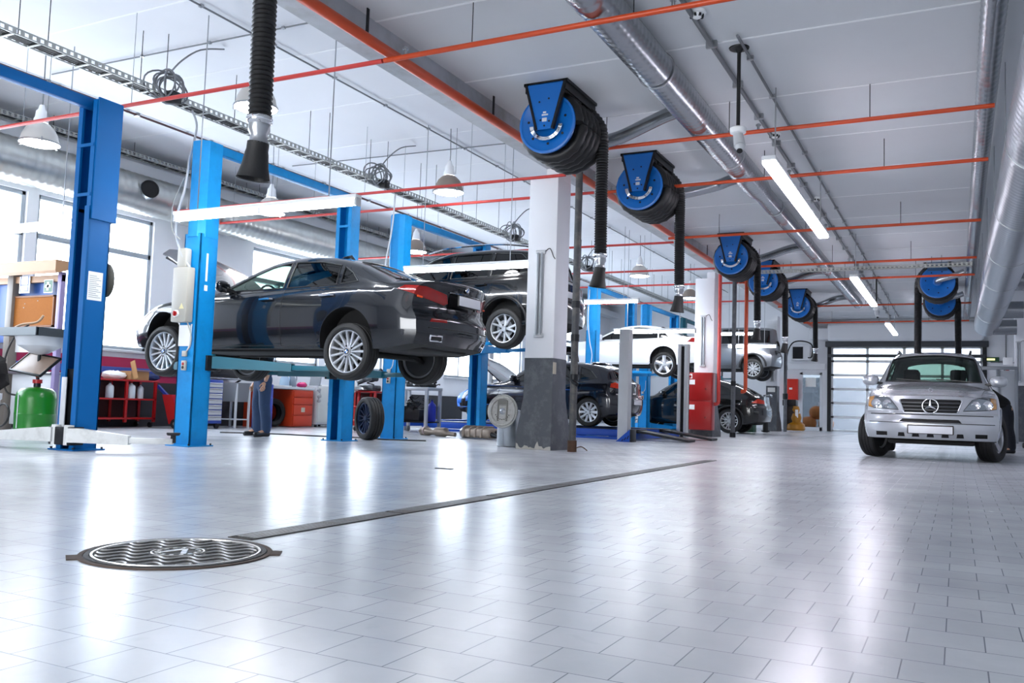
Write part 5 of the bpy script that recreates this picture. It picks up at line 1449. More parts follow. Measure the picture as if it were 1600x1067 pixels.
for r_i in range(-4, 5):
    v = r_i*.07; pts = []
    run = []
    for i in range(121):
        u = -R0+2*R0*i/120; w2 = v+.026*math.sin(u*2*PI/.125+r_i*1.2)+.0
        ok_ = u*u+w2*w2 < (R0*.9)**2 and not (u*u+w2*w2 < .11**2)
        if ok_: run.append((u, w2, .0055))
        else:
            if len(run) > 3: k.sweep(run, .0055, 5)
            run = []
    if len(run) > 3: k.sweep(run, .0042, 5)
bmesh.ops.transform(k.bm, matrix=Matrix.Rotation(.5, 4, 'Z'), verts=k.bm.verts[:])
k.build('wave_ridges', WORN, t, split=False)
k = MB().sweep([(.1*math.cos(a), .1*math.sin(a), .005) for a in [2*PI*i/40 for i in range(40)]], .004, 6, closed=True)
k.bar((-.05, -.05, .006), (0, .06, .006), .022, .006).bar((.05, -.05, .006), (0, .06, .006), .022, .006)
for i in range(14): a = i*2*PI/14; k.box(.072, .088, -.008, .008, .003, .008, 0, Matrix.Rotation(a, 4, 'Z'))
bmesh.ops.transform(k.bm, matrix=Matrix.Rotation(.3, 4, 'Z'), verts=k.bm.verts[:])
k.build('centre_emblem', WORN, t, split=False)
GRT = mat('drain_grate_metal', '#8d8f90', .4, metal=.6, noise=.2, nscale=20, dirt='#6b5a48', dirtamt=.35, dscale=6)
t = thing('floor_drain', 'long narrow drain grating running along the tiled floor', 'drain', (-2.86, 3.02, 0))
MB().box(-.07, -.062, 0, 8.45, 0, .004).box(.062, .07, 0, 8.45, 0, .004).box(-.07, .07, -.008, 0, 0, .004).build('drain_edge', mat('drain_edge_dark', '#2c2622', .7), t, smooth=False, split=False)
MB().box(-.062, .062, 0, 8.45, 0, .0012).build('drain_channel', mat('drain_dark', '#3a3634', .8), t, smooth=False)
for s_ in range(7):
    y0 = .03+s_*1.2; k = MB()
    for i in range(7): k.box(-.055+i*.0172, -.055+i*.0172+.009, y0, y0+1.16, .001, .005)
    for yy in (y0, y0+.58, y0+1.15): k.box(-.058, .058, yy, yy+.012, .001, .005)
    k.build('drain_grate', GRT, t, smooth=False)
struct('trim_6', MB().bar((-3.75, 24.2, .001), (-3.3, 33.5, .001), .03, .003), mat('groove_dark', '#44474b', .8), 'dark groove in the floor before the roller door', smooth=False)
tag(MB().box(-.09, .09, -.03, .03, 0, .006, .002).build('floor_plate', DKSTEEL, None, loc=(-4.42, 7.35, 0)), 'small dark metal plate lying on the pale floor', 'plate')
k = MB().sweep(catmull([(-11.2, 11.2, .01), (-10.4, 11.7, .01), (-9.6, 11.75, .012), (-9.0, 12.0, .01), (-8.3, 11.9, .01), (-7.7, 12.2, .01)], 8), .011, 6)
tag(k.build('floor_cable', BLACKP), 'black cable lying on the floor by the person in jeans', 'cable')
# ---------------------------------------------------------------- left work corner
LILAC = mat('lilac_frame', '#8c80a8', .5); PANB = mat('blue_panel', '#0f448a', .45)
t = thing('notice_stand', 'workstation with a tan canopy, grey posts and blue back panel', 'stand', (-12.5, 8.6, 0))
MB().box(-.64, -.50, -.06, .08, 0, 2.42, .005).build('post', mat('taupe_post', '#6f6861', .55), t)
MB().box(.5, .58, -.03, .05, 0, 2.4, .005).build('post', LILAC, t)
MB().box(-1.2, -1.08, .0, .08, 0, 2.4, .005).build('post', LILAC, t)
k = MB().prism([(-.18, 2.40), (-.16, 2.36), (.3, 2.52), (.3, 2.56), (-.18, 2.56)], 'x', -1.3, .64)
k.box(-1.25, .58, -.02, .04, 2.26, 2.36)
k.build('canopy', TAN, t, smooth=False, split=False)
MB().box(.0, .22, -.165, -.14, 2.38, 2.43).build('canopy_clip', DKSTEEL, t)
MB().box(-1.1, .5, .06, .09, 1.35, 2.28).build('back_panel', PANB, t, smooth=False)
MB().box(-.5, .46, .05, .06, 1.2, 1.58).build('white_panel', WHITEP, t, smooth=False)
MB().box(-1.1, .5, -.05, .5, .86, .9, .005).build('counter', STEEL, t)
MB().box(-.45, .48, .0, .45, .1, .86, .005).build('cupboard', LGREY, t)
t = thing('cork_board', 'brown cork notice board hanging under the tan canopy', 'notice board', (-12.55, 8.6, 1.58))
MB().box(-.46, .46, -.01, .02, .02, .46).build('cork_sheet', CORK, t, smooth=False)
k = MB().box(-.48, -.455, -.02, .03, 0, .48).box(.455, .48, -.02, .03, 0, .48).box(-.48, .48, -.02, .03, 0, .025).box(-.48, .48, -.02, .03, .455, .48)
k.build('board_frame', mat('board_frame_brown', '#7a4a26', .6), t, smooth=False, split=False)
for x, z in ((-.2, .36), (-.22, .30), (.1, .4)): MB().ball((x, -.014, z), .008, 8).build('drawing_pin', WHITEP, t)
t = thing('first_aid_sign', 'green sign with a white cross above the cork board', 'sign', (-12.19, 8.57, 2.09))
MB().box(-.1, .1, -.012, .0, 0, .2).build('sign_border', WHITEP, t, smooth=False)
MB().box(-.09, .09, -.016, -.01, .012, .188).build('green_field', SIGNG, t, smooth=False)
MB().box(-.022, .022, -.02, -.014, .035, .165).box(-.065, .065, -.02, -.014, .078, .122).build('white_cross', WHITEP, t, smooth=False, split=False)
t = thing('blue_notice', 'white notice with a blue border beside the green cross sign', 'sign', (-12.75, 8.57, 2.1))
MB().box(-.12, .12, -.012, .0, 0, .26).build('notice_sheet', WHITEP, t, smooth=False)
k = MB().box(-.095, -.085, -.016, -.01, .025, .26).box(.085, .095, -.016, -.01, .025, .26).box(-.095, .095, -.016, -.01, .025, .037).box(-.095, .095, -.016, -.01, .12, .132)
k.build('blue_border', mat('notice_blue', '#1d3f9a', .5), t, smooth=False, split=False)
# green waste oil drainer
t = thing('oil_drainer', 'green waste oil drainer with a grey funnel, next to the tallest blue post', 'oil drainer', (-11.05, 7.7, 0))
MB().lathe([(0, .06), (.22, .06), (.25, .09), (.252, .3), (.256, .31), (.252, .32), (.252, .52), (.235, .6), (.18, .65), (.06, .67), (0, .67)], 40).build('tank', GREEN, t)
k = MB()
for a in (.5, 2.4, 4.0, 5.5): k.cyl((.2*math.cos(a), .2*math.sin(a)-.015, .035), (.2*math.cos(a), .2*math.sin(a)+.015, .035), .035, n=14)
k.build('caster', BLACKP, t)
MB().cyl((0, 0, .66), (0, 0, .72), .045, n=16).cyl((0, 0, .76), (0, 0, 1.12), .022, n=12).build('riser_tube', DKSTEEL, t, split=False)
MB().cyl((0, 0, .72), (0, 0, .77), .06, n=18).cyl((0, 0, .8), (0, 0, 1.0), .026, n=12).build('red_collar', RED, t, split=False)
MB().lathe([(0, 1.1), (.1, 1.12), (.27, 1.22), (.31, 1.34), (.31, 1.36), (.29, 1.35), (.25, 1.24), (.08, 1.15), (0, 1.14)], 32).build('funnel', LGREY, t)
MB().box(-.36, .36, -.3, .3, 1.345, 1.36, .005).box(-.38, -.34, -.32, .32, 1.34, 1.45).box(.34, .38, -.32, .32, 1.34, 1.45).box(-.38, .38, -.34, -.3, 1.34, 1.45).box(-.38, .38, .3, .34, 1.34, 1.45).build('funnel_tray', mat('tray_grey', '#5a6063', .4, metal=.5), t, split=False)
MB().sweep(catmull([(-.25, -.2, 1.46), (-.1, -.2, 1.5), (.12, -.15, 1.53), (.2, -.12, 1.62)], 6), .016, 8).build('spout_handle', mat('tan_grip', '#b79a7e', .6), t)
MB().sweep(catmull([(-.12, -.1, 1.5), (-.26, -.15, 1.4), (-.38, -.2, 1.15), (-.42, -.22, .85), (-.34, -.2, .6), (-.24, -.12, .55)], 7), .013, 8).build('suction_hose', BLACK, t)
MB().sweep([(-.3+.15*math.cos(a), -.27+.02*math.sin(a), .28+.15*math.sin(a)) for a in [2*PI*i/24 for i in range(24)]], .014, 8, closed=True).build('hose_loop', BLACK, t)
MB().cyl((.0, -.255, .12), (.0, -.255, .56), .008, n=8).build('level_tube', LGREY, t)
o = MB().box(-.31, .31, -.17, .17, -.012, .012, .01).build('tilted_tray', mat('brown_tray', '#8a7668', .45), t, loc=(.0, -.05, .97), rot=(.75, .12, 0))
MB().box(-.33, .33, -.19, -.165, -.015, .02, .006).box(-.33, .33, .165, .19, -.015, .02, .006).box(-.33, -.305, -.19, .19, -.015, .02, .006).box(.305, .33, -.19, .19, -.015, .02, .006).build('tray_edge', DKSTEEL, o, split=False)
# bucket with rags, picture edge
t = thing('white_bucket', 'white labelled bucket at the front edge of the tall post bay', 'bucket', (-6.27, 3.73, 0))
MB().lathe([(0, 0), (.25, 0), (.28, .04), (.3, .55), (.31, .56), (.31, .6), (.295, .6), (.29, .1), (0, .1)], 40).build('bucket_shell', WHITEP, t)
k = MB()
for i, z in enumerate((.24, .31, .38, .45)): k.lathe([(.2885+z*.023, z), (.2885+z*.023, z+.022)], 16, a0=-1.1, a1=.3)
k.build('label_bands', mat('label_grey', '#8d9093', .6), t, split=False)
k = MB().ball((0, 0, 0), .34, 24, (1.05, .95, .6)); k.jitter(.025, 3)
tag(k.build('dark_rags', mat('dark_cloth', '#171314', .9, noise=.5, nscale=9), None, loc=(-6.27, 3.73, .74)), 'heap of dark rags lying on the white bucket', 'rags')
# ---------------------------------------------------------------- benches along the window wall
def frame_cart(name, label, loc, L, D, H, m, shelves=(.15, .5), rz=PI/2, tops=True, wheels=True):
    t = thing(name, label, 'cart', loc, rz)
    k = MB()
    for x in (0, L/2, L):
        for y in (0, D): k.box(x-.025, x+.025, y-.02, y+.02, .1, H-.02)
    k.build('upright', m, t, smooth=False, split=True)
    MB().box(-.04, L+.04, -.04, D+.04, H-.03, H, .006).build('top', m, t)
    MB().box(-.01, L+.01, D-.0, D+.015, .15, H-.04).build('back_panel', mat('cart_back_shade', '#3a0a0c', .6), t)  # dark sheet added to give the cart a shaded inside
    k = MB()
    for z in shelves: k.box(-.03, L+.03, -.02, D+.02, z, z+.03, .003)
    k.build('shelf', m, t)
    k = MB()
    for x in (.05, L-.05):
        for y in (.03, D-.03): k.cyl((x-.018, y, .05), (x+.018, y, .05), .05, n=14)
    k.build('caster', BLACKP, t)
    return t
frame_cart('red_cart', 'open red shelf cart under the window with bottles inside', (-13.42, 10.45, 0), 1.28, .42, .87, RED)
def bottle(name, label, cat, loc, r, h, m, capm, group=None):
    t = thing(name, label, cat, loc, 0, group)
    MB().lathe([(0, 0), (r*.95, 0), (r, .02), (r, h*.68), (r*.85, h*.78), (r*.3, h*.88), (r*.28, h*.95), (0, h*.95)], 18).build('bottle_body', m, t)
    MB().cyl((0, 0, h*.93), (0, 0, h), r*.34, n=12).build('cap', capm, t)
MILK = mat('milky_plastic', '#cfd6da', .35)
bottle('bottle', 'milky bottle on the middle shelf of the red cart, by its front end', 'bottle', (-13.5, 10.8, .53), .07, .28, MILK, BLACKP)
bottle('bottle', 'milky bottle on the middle shelf of the red cart, by its centre post', 'bottle', (-13.5, 11.25, .53), .08, .3, MILK, RED)
bottle('bottle', 'tall pale bottle on the middle shelf of the red cart, by its far end', 'bottle', (-13.55, 11.5, .53), .06, .27, MILK, BLACKP)
t = thing('cardboard_box', 'open cardboard box on top of the red cart', 'box', (-13.55, 11.35, .87))
MB().box(-.15, .15, -.2, .2, 0, .16).build('box_body', CARD, t, smooth=False)
MB().bar((.15, -.18, .16), (.26, -.18, .2), .012, .34).box(.14, .3, -.19, .19, .17, .178).build('box_flap', CARD, t, smooth=False, split=False)
k = MB().ball((0, 0, .06), .16, 18, (1, 1.5, .5)); k.jitter(.015, 4)
tag(k.build('white_rag', PAPER, None, loc=(-13.6, 10.95, .88)), 'crumpled white cloth on top of the red cart', 'cloth')
k = MB().ball((0, 0, .05), .13, 16, (1, 1.4, .5)); k.jitter(.02, 7)
tag(k.build('blue_rag', mat('blue_rag_cloth', '#1e2c58', .9), None, loc=(-13.5, 11.68, .88)), 'dark blue rag at the far end of the red cart top', 'cloth')
# red slanted jack cart
t = thing('red_jack', 'red slanted jack with wheels beside the red shelf cart', 'jack', (-13.0, 11.85, 0), .15)
MB().prism([(-.02, .08), (.22, .1), (.02, .62), (-.2, .62)], 'y', -.14, .14).build('jack_body', RED, t)
MB().cyl((.15, -.19, .09), (.15, -.145, .09), .09, n=20).build('wheel', BLACKP, t); MB().cyl((.15, .145, .09), (.15, .19, .09), .09, n=20).build('wheel', BLACKP, t)
MB().cyl((.15, -.2, .09), (.15, -.185, .09), .03, n=12).build('axle_cap', STEEL, t)
MB().bar((-.2, 0, .6), (-.42, 0, .78), .05, .05).build('jack_handle', mat('jack_blue', '#1e2f86', .4), t)
# drawer trolley
t = thing('tool_trolley', 'blue tool trolley with silver drawers behind the lift post', 'tool trolley', (-12.82, 12.35, 0), PI/2)
MB().box(-.27, .27, -.22, .22, .1, .93, .01).build('trolley_body', mat('trolley_blue', '#1f3f9c', .4), t)
for i in range(7):
    z = .16+.105*i; d = MB().box(-.24, .24, -.24, -.22, z, z+.085, .004).build('drawer', LGREY, t)
    MB().box(-.22, .22, -.262, -.24, z+.055, z+.075, .004).build('drawer_handle', STEEL, d)
k = MB()
for x in (-.2, .2):
    for y in (-.16, .16): k.cyl((x, y-.02, .05), (x, y+.02, .05), .05, n=14)
k.build('caster', BLACKP, t)
# basin cart
t = thing('basin_cart', 'grey steel basin on legs beside the blue drum', 'basin', (-12.98, 13.3, 0))
k = MB().prism([(-.26, .9), (.26, .9), (.22, .52), (-.22, .52)], 'y', -.2, .2); k.build('basin', mat('basin_grey', '#83888d', .4, metal=.4), t)
k = MB()
for x in (-.24, .24):
    for y in (-.18, .18): k.box(x-.018, x+.018, y-.018, y+.018, 0, .9)
k.build('leg', LGREY, t)
MB().box(-.25, .25, -.19, .19, .16, .18).build('lower_shelf', LGREY, t)
# blue drum with lettering
DRUMB = mat('drum_blue', '#163fae', .35)
t = thing('blue_drum', 'slim blue drum with white vertical lettering behind the person in jeans', 'drum', (-12.72, 13.85, 0))
MB().lathe([(0, 0), (.2, 0), (.205, .02), (.2, .04), (.2, .3), (.207, .31), (.2, .32), (.2, .6), (.207, .61), (.2, .62), (.2, .86), (.205, .88), (.19, .9), (0, .89)], 40).build('drum_body', DRUMB, t)
for i, ch in enumerate('NORDSan'):
    a = -1.05; x, y = .2035*math.cos(a), .2035*math.sin(a)
    text_mesh(ch, .085, 'lettering', BMWW, t, face_M((x, y, .2+i*.064), (0, 0, 1), (math.sin(a), -math.cos(a), 0)))
MB().cyl((.06, -.05, .89), (.06, -.05, .93), .035, n=14).build('bung', LGREY, t)
# parts heap on wall shelf
t = thing('wall_shelf', 'steel wall shelf loaded with dark engine parts behind the basin', 'shelf', (-13.9, 13.0, 1.0))
MB().box(0, .5, 0, 1.1, -.03, 0, .004).build('board', STEEL, t)
k = MB().bar((.03, .1, -.2), (.4, .1, -.03), .03, .03).bar((.03, 1.0, -.2), (.4, 1.0, -.03), .03, .03); k.build('bracket', DKSTEEL, t, split=True)
def heap(name, label, loc, sx, sy, h, seed, mats, n=14):
    R_ = random.Random(seed); t = thing(name, label, 'engine parts', loc)
    k = MB(); k.box(-sx*.45, sx*.45, -sy*.45, sy*.45, 0, h*.5, .02)
    for i in range(n):
        x, y, z = R_.uniform(-.42, .42)*sx, R_.uniform(-.42, .42)*sy, R_.uniform(.25, .8)*h
        r = R_.uniform(.03, .075); d = V((R_.uniform(-1, 1), R_.uniform(-1, 1), R_.uniform(-.3, .5))).normalized()*R_.uniform(.06, .16)
        k.cyl(V((x, y, z))-d*.5, V((x, y, z))+d*.5, r, r*R_.uniform(.6, 1), n=12)
    k.build('block', mats[0], t, split=False)
    k = MB()
    for i in range(n):
        p0 = V((R_.uniform(-.45, .45)*sx, R_.uniform(-.45, .45)*sy, R_.uniform(.3, .9)*h))
        pts = [p0]
        for j in range(3): pts.append(pts[-1]+V((R_.uniform(-.12, .12), R_.uniform(-.12, .12), R_.uniform(-.06, .08))))
        k.sweep(catmull(pts, 4), R_.uniform(.008, .02), 7)
    k.build('hoses', mats[1], t, split=False)
    k = MB()
    for i in range(6):
        x, y, z = R_.uniform(-.4, .4)*sx, R_.uniform(-.45, .0)*sy, R_.uniform(.3, .85)*h
        k.cyl((x, y-.02, z), (x, y-.06, z), R_.uniform(.02, .045), n=14)
    k.build('bright_fittings', mats[2], t, split=False)
    return t
heap('engine_parts', 'dark engine parts heaped on the wall shelf above the basin', (-13.62, 13.5, 1.0), .45, .8, .36, 5, (mat('engine_black', '#16181d', .5, noise=.4, nscale=9), BLACK, STEEL))
# white topped bench with red drawers
REDO = mat('orange_red_enamel', '#c23a16', .42, noise=.08, nscale=3)
t = thing('workbench', 'workbench with a pale top over a red drawer unit', 'workbench', (-12.75, 14.1, 0), PI/2)
MB().box(-.05, 1.42, 0, .75, .82, .87, .008).build('bench_top', LGREY, t)
b = MB().box(.72, 1.38, .02, .7, .02, .81, .006).build('drawer_unit', REDO, t)
for i, (z, h) in enumerate(((.66, .13), (.5, .14), (.27, .21), (.05, .2))):
    d = MB().box(.74, 1.36, -.005, .02, z, z+h, .004).build('drawer', REDO, b)
    MB().box(.86, 1.24, -.03, -.005, z+h*.6, z+h*.6+.02, .004).build('drawer_handle', mat('handle_red', '#a33018', .4), d) if False else None
MB().box(.98, 1.1, -.009, -.004, .33, .43).build('drawer_label', mat('cream_label', '#c2bba8', .7), b)
MB().box(-.02, .03, .05, .7, 0, .82, .004).build('side_panel', REDO, t)
JUG = mat('translucent_blue_plastic', '#a9c3da', .25)
for i, (y, c, l) in enumerate(((14.85, JUG, 'pale blue jug on the workbench beside the other jug'), (15.08, mat('grey_jug_plastic', '#8d9aa6', .3), 'grey jug with a curved handle on the workbench'))):
    t = thing('jug', l, 'jug', (-13.05, y, .87))
    MB().lathe([(0, 0), (.1, 0), (.11, .02), (.1, .16), (.06, .24), (.03, .27), (.035, .3), (0, .3)], 20).build('jug_body', c, t)
    MB().sweep(catmull([(.02, .05, .26), (.02, .13, .24), (.02, .13, .14), (.02, .09, .1)], 6), .012, 8).build('jug_handle', c, t)
k = MB().ball((0, 0, .05), .1, 14, (1, 1.2, .55)); k.jitter(.012, 9)
tag(k.build('pink_cloth', mat('pink_cloth', '#d8327a', .8), None, loc=(-12.95, 15.3, .875)), 'bright pink cloth at the end of the pale workbench', 'cloth')
k = MB().ball((0, 0, .05), .09, 14, (1, 1, .7)); k.jitter(.012, 10)
tag(k.build('red_cloth', RED, None, loc=(-13.05, 15.46, .877)), 'red cloth next to the pink cloth on the workbench', 'cloth')
tag(MB().box(-.2, .2, -.28, .28, 0, .012).jitter(.006, 3).build('paper_sheets', PAPER, None, loc=(-12.98, 14.5, .878)), 'white papers spread on the pale workbench', 'paper')
t = thing('loose_tyre', 'black tyre standing in the dark under the workbench', 'tyre', (-13.05, 14.5, .31), .5)
MB().lathe([(.19, .09), (.25, .11), (.3, .08), (.31, 0), (.3, -.08), (.25, -.11), (.19, -.09)], 36, Matrix.Rotation(PI/2, 4, 'X') @ Matrix.Rotation(.9, 4, 'Y')).build('tyre_carcass', TYRE, t)
t = thing('locker', 'pale grey two-door metal locker at the end of the workbench', 'locker', (-12.75, 15.6, 0), PI/2)
MB().box(0, .85, 0, .6, .06, .92, .006).build('cabinet_body', LGREY, t)
for i in range(2):
    d = MB().box(.02+.41*i, .41+.41*i, -.018, 0, .1, .9, .004).build('door', mat('locker_door', '#c9ccc8', .45), t)
    MB().box((.36 if i == 0 else .45), (.39 if i == 0 else .48), -.03, -.016, .48, .56, .004).build('lock', BLACKP, d)
k = MB()
for x in (.05, .8):
    for y in (.05, .55): k.box(x-.02, x+.02, y-.02, y+.02, 0, .06)
k.build('leg', DKSTEEL, t)
t = thing('folder', 'open grey folder on top of the pale locker', 'folder', (-13.0, 16.0, .92))
MB().bar((0, -.2, .0), (0, -.16, .2), .02, .3, up=(1, 0, 0)).build('cover', mat('folder_grey', '#6f747a', .6), t)
MB().box(-.12, .12, -.1, .28, 0, .03, .005).build('papers', PAPER, t)
tag(MB().sweep(catmull([(0, 0, 0), (.03, .02, -.1), (.02, .0, -.22), (-.01, .05, -.28)], 5), [.03+.02*math.sin(i) for i in range(16)], 10).build('hanging_glove', mat('glove_grey', '#9b9da0', .8), None, loc=(-12.68, 15.55, .86)), 'grey glove hanging at the corner of the pale locker', 'glove')
# ---------------------------------------------------------------- between the lifts
t = thing('spare_wheel', 'black wheel with dark multi-spoke rim standing beside the far post of the first lift', 'wheel', (-8.42, 11.62, .345), -.5)
w_ = wheel(t, (0, 0, 0), .345, 'multi', .235, -1, 0, mat('dark_alloy', '#3d4c66', .3, metal=.8), 'tyre')
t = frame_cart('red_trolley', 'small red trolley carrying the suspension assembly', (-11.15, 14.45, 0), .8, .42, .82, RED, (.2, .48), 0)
t = thing('suspension_assembly', 'car suspension assembly with a bright brake disc on the red trolley', 'suspension', (-10.75, 14.6, .82))
DM = Matrix.Translation((-.1, -.3, .1)) @ Matrix.Rotation(PI/2, 4, 'X')
MB().lathe([(0, .03), (.07, .03), (.075, .01), (.17, .01), (.17, -.015), (0, -.015)], 36, DM).build('brake_disc', LGREY, t)
k = MB()
for i in range(5): a = i*2*PI/5; k.cyl((-.1+.045*math.cos(a), -.335, .1+.045*math.sin(a)), (-.1+.045*math.cos(a), -.345, .1+.045*math.sin(a)), .01, n=8)
k.build('bolt', DKSTEEL, t)
k = MB().sweep(catmull([(-.1, -.25, .1), (.05, -.1, .2), (.25, 0, .3), (.35, .1, .45)], 5), .04, 10).sweep(catmull([(-.1, -.2, .05), (.1, 0, .05), (.35, .1, .06)], 5), .035, 10).box(-.1, .3, -.1, .2, 0, .12, .03).box(.05, .3, -.15, .1, .2, .32, .03)
k.build('subframe', mat('alu_dark', '#55585c', .45, metal=.6, noise=.3, nscale=12), t, split=False)
MB().sweep([(.2+.07*math.cos(a), -.05+.07*math.sin(a), .12+.3*a/(8*PI)) for a in [8*PI*i/80 for i in range(81)]], .012, 6).build('coil_spring', BLACKP, t)
MB().lathe([(0, 0), (.16, .02), (.1, .07), (0, .09)], 24, Matrix.Translation((.12, -.32, .0))).build('dust_shield', STEEL, t)
# metal work table with engine
t = thing('work_table', 'grey metal work table on castors loaded with engine parts', 'table', (-10.62, 15.55, 0))
MB().box(-.05, .82, -.03, .56, .88, .945, .004).build('table_top', mat('table_grey', '#b9bdc2', .4, metal=.3), t)
k = MB()
for x in (0, .78):
    for y in (0, .53): k.box(x-.03, x+.03, y-.03, y+.03, .12, .88)
k.build('leg', mat('table_grey', '#b9bdc2'), t)
MB().box(-.03, .8, 0, .53, .2, .23, .004).build('lower_shelf', DKSTEEL, t)
k = MB()
for x in (0, .78):
    for y in (0, .53): k.cyl((x-.02, y, .06), (x+.02, y, .06), .06, n=16)
k.build('castor_wheel', mat('castor_grey', '#77797c', .5), t)
heap('engine_parts', 'dark engine block on the lower shelf of the grey work table', (-10.3, 15.82, .23), .55, .45, .5, 8, (mat('engine_black', '#16181d'), BLACK, STEEL), 18)
heap('engine_parts', 'small oily parts scattered on top of the grey work table', (-10.15, 15.82, .945), .6, .4, .16, 12, (DKSTEEL, BLACK, STEEL), 8)
bottle('blue_canister', 'dark blue canister on the lower shelf of the work table', 'canister', (-9.92, 15.9, .23), .09, .46, mat('canister_blue', '#1c2fae', .35), mat('canister_cap', '#10206a', .4))
# exhaust parts on the floor
EXM = mat('used_exhaust', '#8b7f74', .5, metal=.6, noise=.35, nscale=10)
t = thing('exhaust_pipe', 'used catalytic exhaust pipe lying on the floor before the work table', 'exhaust', (-8.85, 14.35, 0), -.35)
MB().sweep([(-.5, 0, .075), (-.46, 0, .075), (-.42, 0, .075), (-.2, 0, .075), (-.14, 0, .07), (.0, 0, .065), (.04, 0, .085), (.3, .0, .085), (.36, 0, .06), (.55, .03, .05)], [.03, .045, .075, .075, .05, .045, .085, .085, .045, .04], 20).build('pipe_body', EXM, t)
MB().lathe([(.078, -.02), (.09, -.02), (.09, .02), (.078, .02)], 20, Matrix.Translation((-.3, 0, .09)) @ Matrix.Rotation(PI/2, 4, 'Y')).build('flange', mat('pinkish_steel', '#b9a7a2', .4, metal=.6), t)
t = thing('silencer', 'ribbed brown silencer box lying on the floor next to the steel bin', 'exhaust', (-7.75, 14.15, 0), -.25)
MB().box(-.38, .32, -.16, .16, .015, .2, .06, seg=4).build('silencer_box', EXM, t)
k = MB()
for i in range(4): k.sweep([(-.3+.15*i, -.17, .03), (-.3+.15*i, -.155, .17), (-.28+.15*i, -.1, .215), (-.26+.15*i, .1, .215), (-.28+.15*i, .155, .17)], .022, 8)
k.build('ribs', EXM, t, split=False)
MB().cyl((-.46, 0, .09), (-.37, 0, .1), .1, .14, 20).build('inlet_flange', STEEL, t)
MB().sweep(catmull([(.3, .05, .12), (.45, .05, .1), (.58, .0, .06)], 5), .045, 12).sweep(catmull([(.3, -.07, .1), (.42, -.07, .07), (.52, -.1, .05)], 5), .04, 12).build('tail_pipe', DKSTEEL, t, split=True)
# steel bin
BINM = mat('galvanised_bin', '#aeb4ba', .32, metal=.75, noise=.12, nscale=8, bump=.05)
BINL = mat('worn_grey_lid', '#b7b6b2', .5, metal=.35, noise=.15, nscale=14, dirt='#6e6a64', dirtamt=.3, dscale=14)
t = thing('steel_bin', 'galvanised steel bin with its round lid hung on the front, beside the white column', 'bin', (-6.13, 12.05, 0))
MB().lathe([(0, .01), (.165, .01), (.17, .02), (.172, .54), (.178, .55), (.165, .56), (.155, .5), (.155, .03), (0, .03)], 40).box(-.004, .004, -.176, -.168, .03, .5).build('bin_body', BINM, t, split=False)
LM = Matrix.Translation((.0, -.2, .535)) @ Matrix.Rotation(PI/2-.06, 4, 'X')
lid = MB().lathe([(0, .0), (.245, .0), (.256, .012), (.25, .028), (.228, .018), (.216, .034), (.19, .034), (.182, .014), (0, .014)], 48, LM).build('lid', BINL, t)
k = MB()
for sx in (-1, 1): k.box(sx*.075-.012, sx*.075+.012, -.15, .13, .014, .024, 0, LM)
k.box(-.085, .085, .1, .19, .014, .022, 0, LM).box(-.075, .075, .085, .095, .014, .03, 0, LM)
k.build('lid_ribs', mat('lid_rib_grey', '#7d7b76', .5, metal=.4), lid, split=False)
MB().lathe([(0, .038), (.018, .036), (.02, .03), (.045, .02), (.055, .012)], 24, LM).build('lid_knob', STEEL, lid)
k = MB()
for i in range(9):
    a = PI*1.15+i*PI*.7/8; k.cyl(LM @ V((.125*math.cos(a), .125*math.sin(a), .014)), LM @ V((.125*math.cos(a), .125*math.sin(a), .024)), .007, n=8)
k.build('rivets', DKSTEEL, lid, split=False)
MB().box(-.06, .05, -.19, -.14, .73, .77, .01).cyl((-.03, -.17, .55), (-.03, -.17, .75), .012, n=8).cyl((.03, -.17, .55), (.03, -.17, .75), .012, n=8).build('lid_hinge', BLACKP, t, split=False)
# red fire cabinet on the second column
t = thing('fire_cabinet', 'tall red two-door cabinet with white labels on the second white column', 'cabinet', (-5.72, 21.6, .17))
MB().box(-.34, .32, 0, .33, 0, 1.42, .01).build('cabinet_body', REDC, t)
for i, (z0, z1) in enumerate(((.02, .7), (.73, 1.4))):
    d = MB().box(-.33, .31, -.02, .0, z0, z1, .006).build('door', REDC, t)
    MB().cyl((.17, -.02, (z0+z1)/2-.05), (.17, -.035, (z0+z1)/2-.05), .022, n=14).build('door_lock', mat('lock_dark_red', '#6e1010', .4), d)
    MB().box(-.33, -.1, -.024, -.019, z1-.2 if i == 0 else z1-.28, z1-.08 if i == 0 else z1-.16).build('white_label', PAPER, d, smooth=False)
f = MB().box(-.28, -.17, -.024, -.019, 1.27, 1.385).build('fire_symbol', PAPER, t, smooth=False)
MB().prism([(-.265, 1.285), (-.19, 1.285), (-.185, 1.32), (-.21, 1.37), (-.225, 1.33), (-.25, 1.35)], 'y', -.027, -.0235).build('red_flame', REDC, f, smooth=False)
# ---------------------------------------------------------------- end of the hall
t = thing('hose_cabinet', 'bright red box on the end wall beside the glazed door', 'cabinet', (-6.0, 36.8, 1.2))
MB().box(-.27, .27, 0, .2, 0, .85, .01).build('cabinet_body', mat('bright_red', '#e0301c', .4), t)
MB().box(-.06, .06, -.008, 0, .42, .5).build('white_label', PAPER, t, smooth=False)
t = thing('air_conditioner', 'white air conditioning box with a dark grille on the end wall', 'air conditioner', (-5.62, 36.7, 2.8))
MB().box(-.36, .36, 0, .25, 0, .6, .02).build('housing', WHITEP, t)
k = MB().box(-.3, .1, -.012, 0, .06, .54); k.build('grille', DKSTEEL, t)
MB().sweep(catmull([(-.5, -.1, -.4), (-.5, -.1, .2), (-.3, -.1, .68), (.1, -.12, .76), (.45, -.1, .6), (.45, -.1, .15), (.3, -.05, .1)], 8), .025, 8).build('black_hose', BLACK, t)
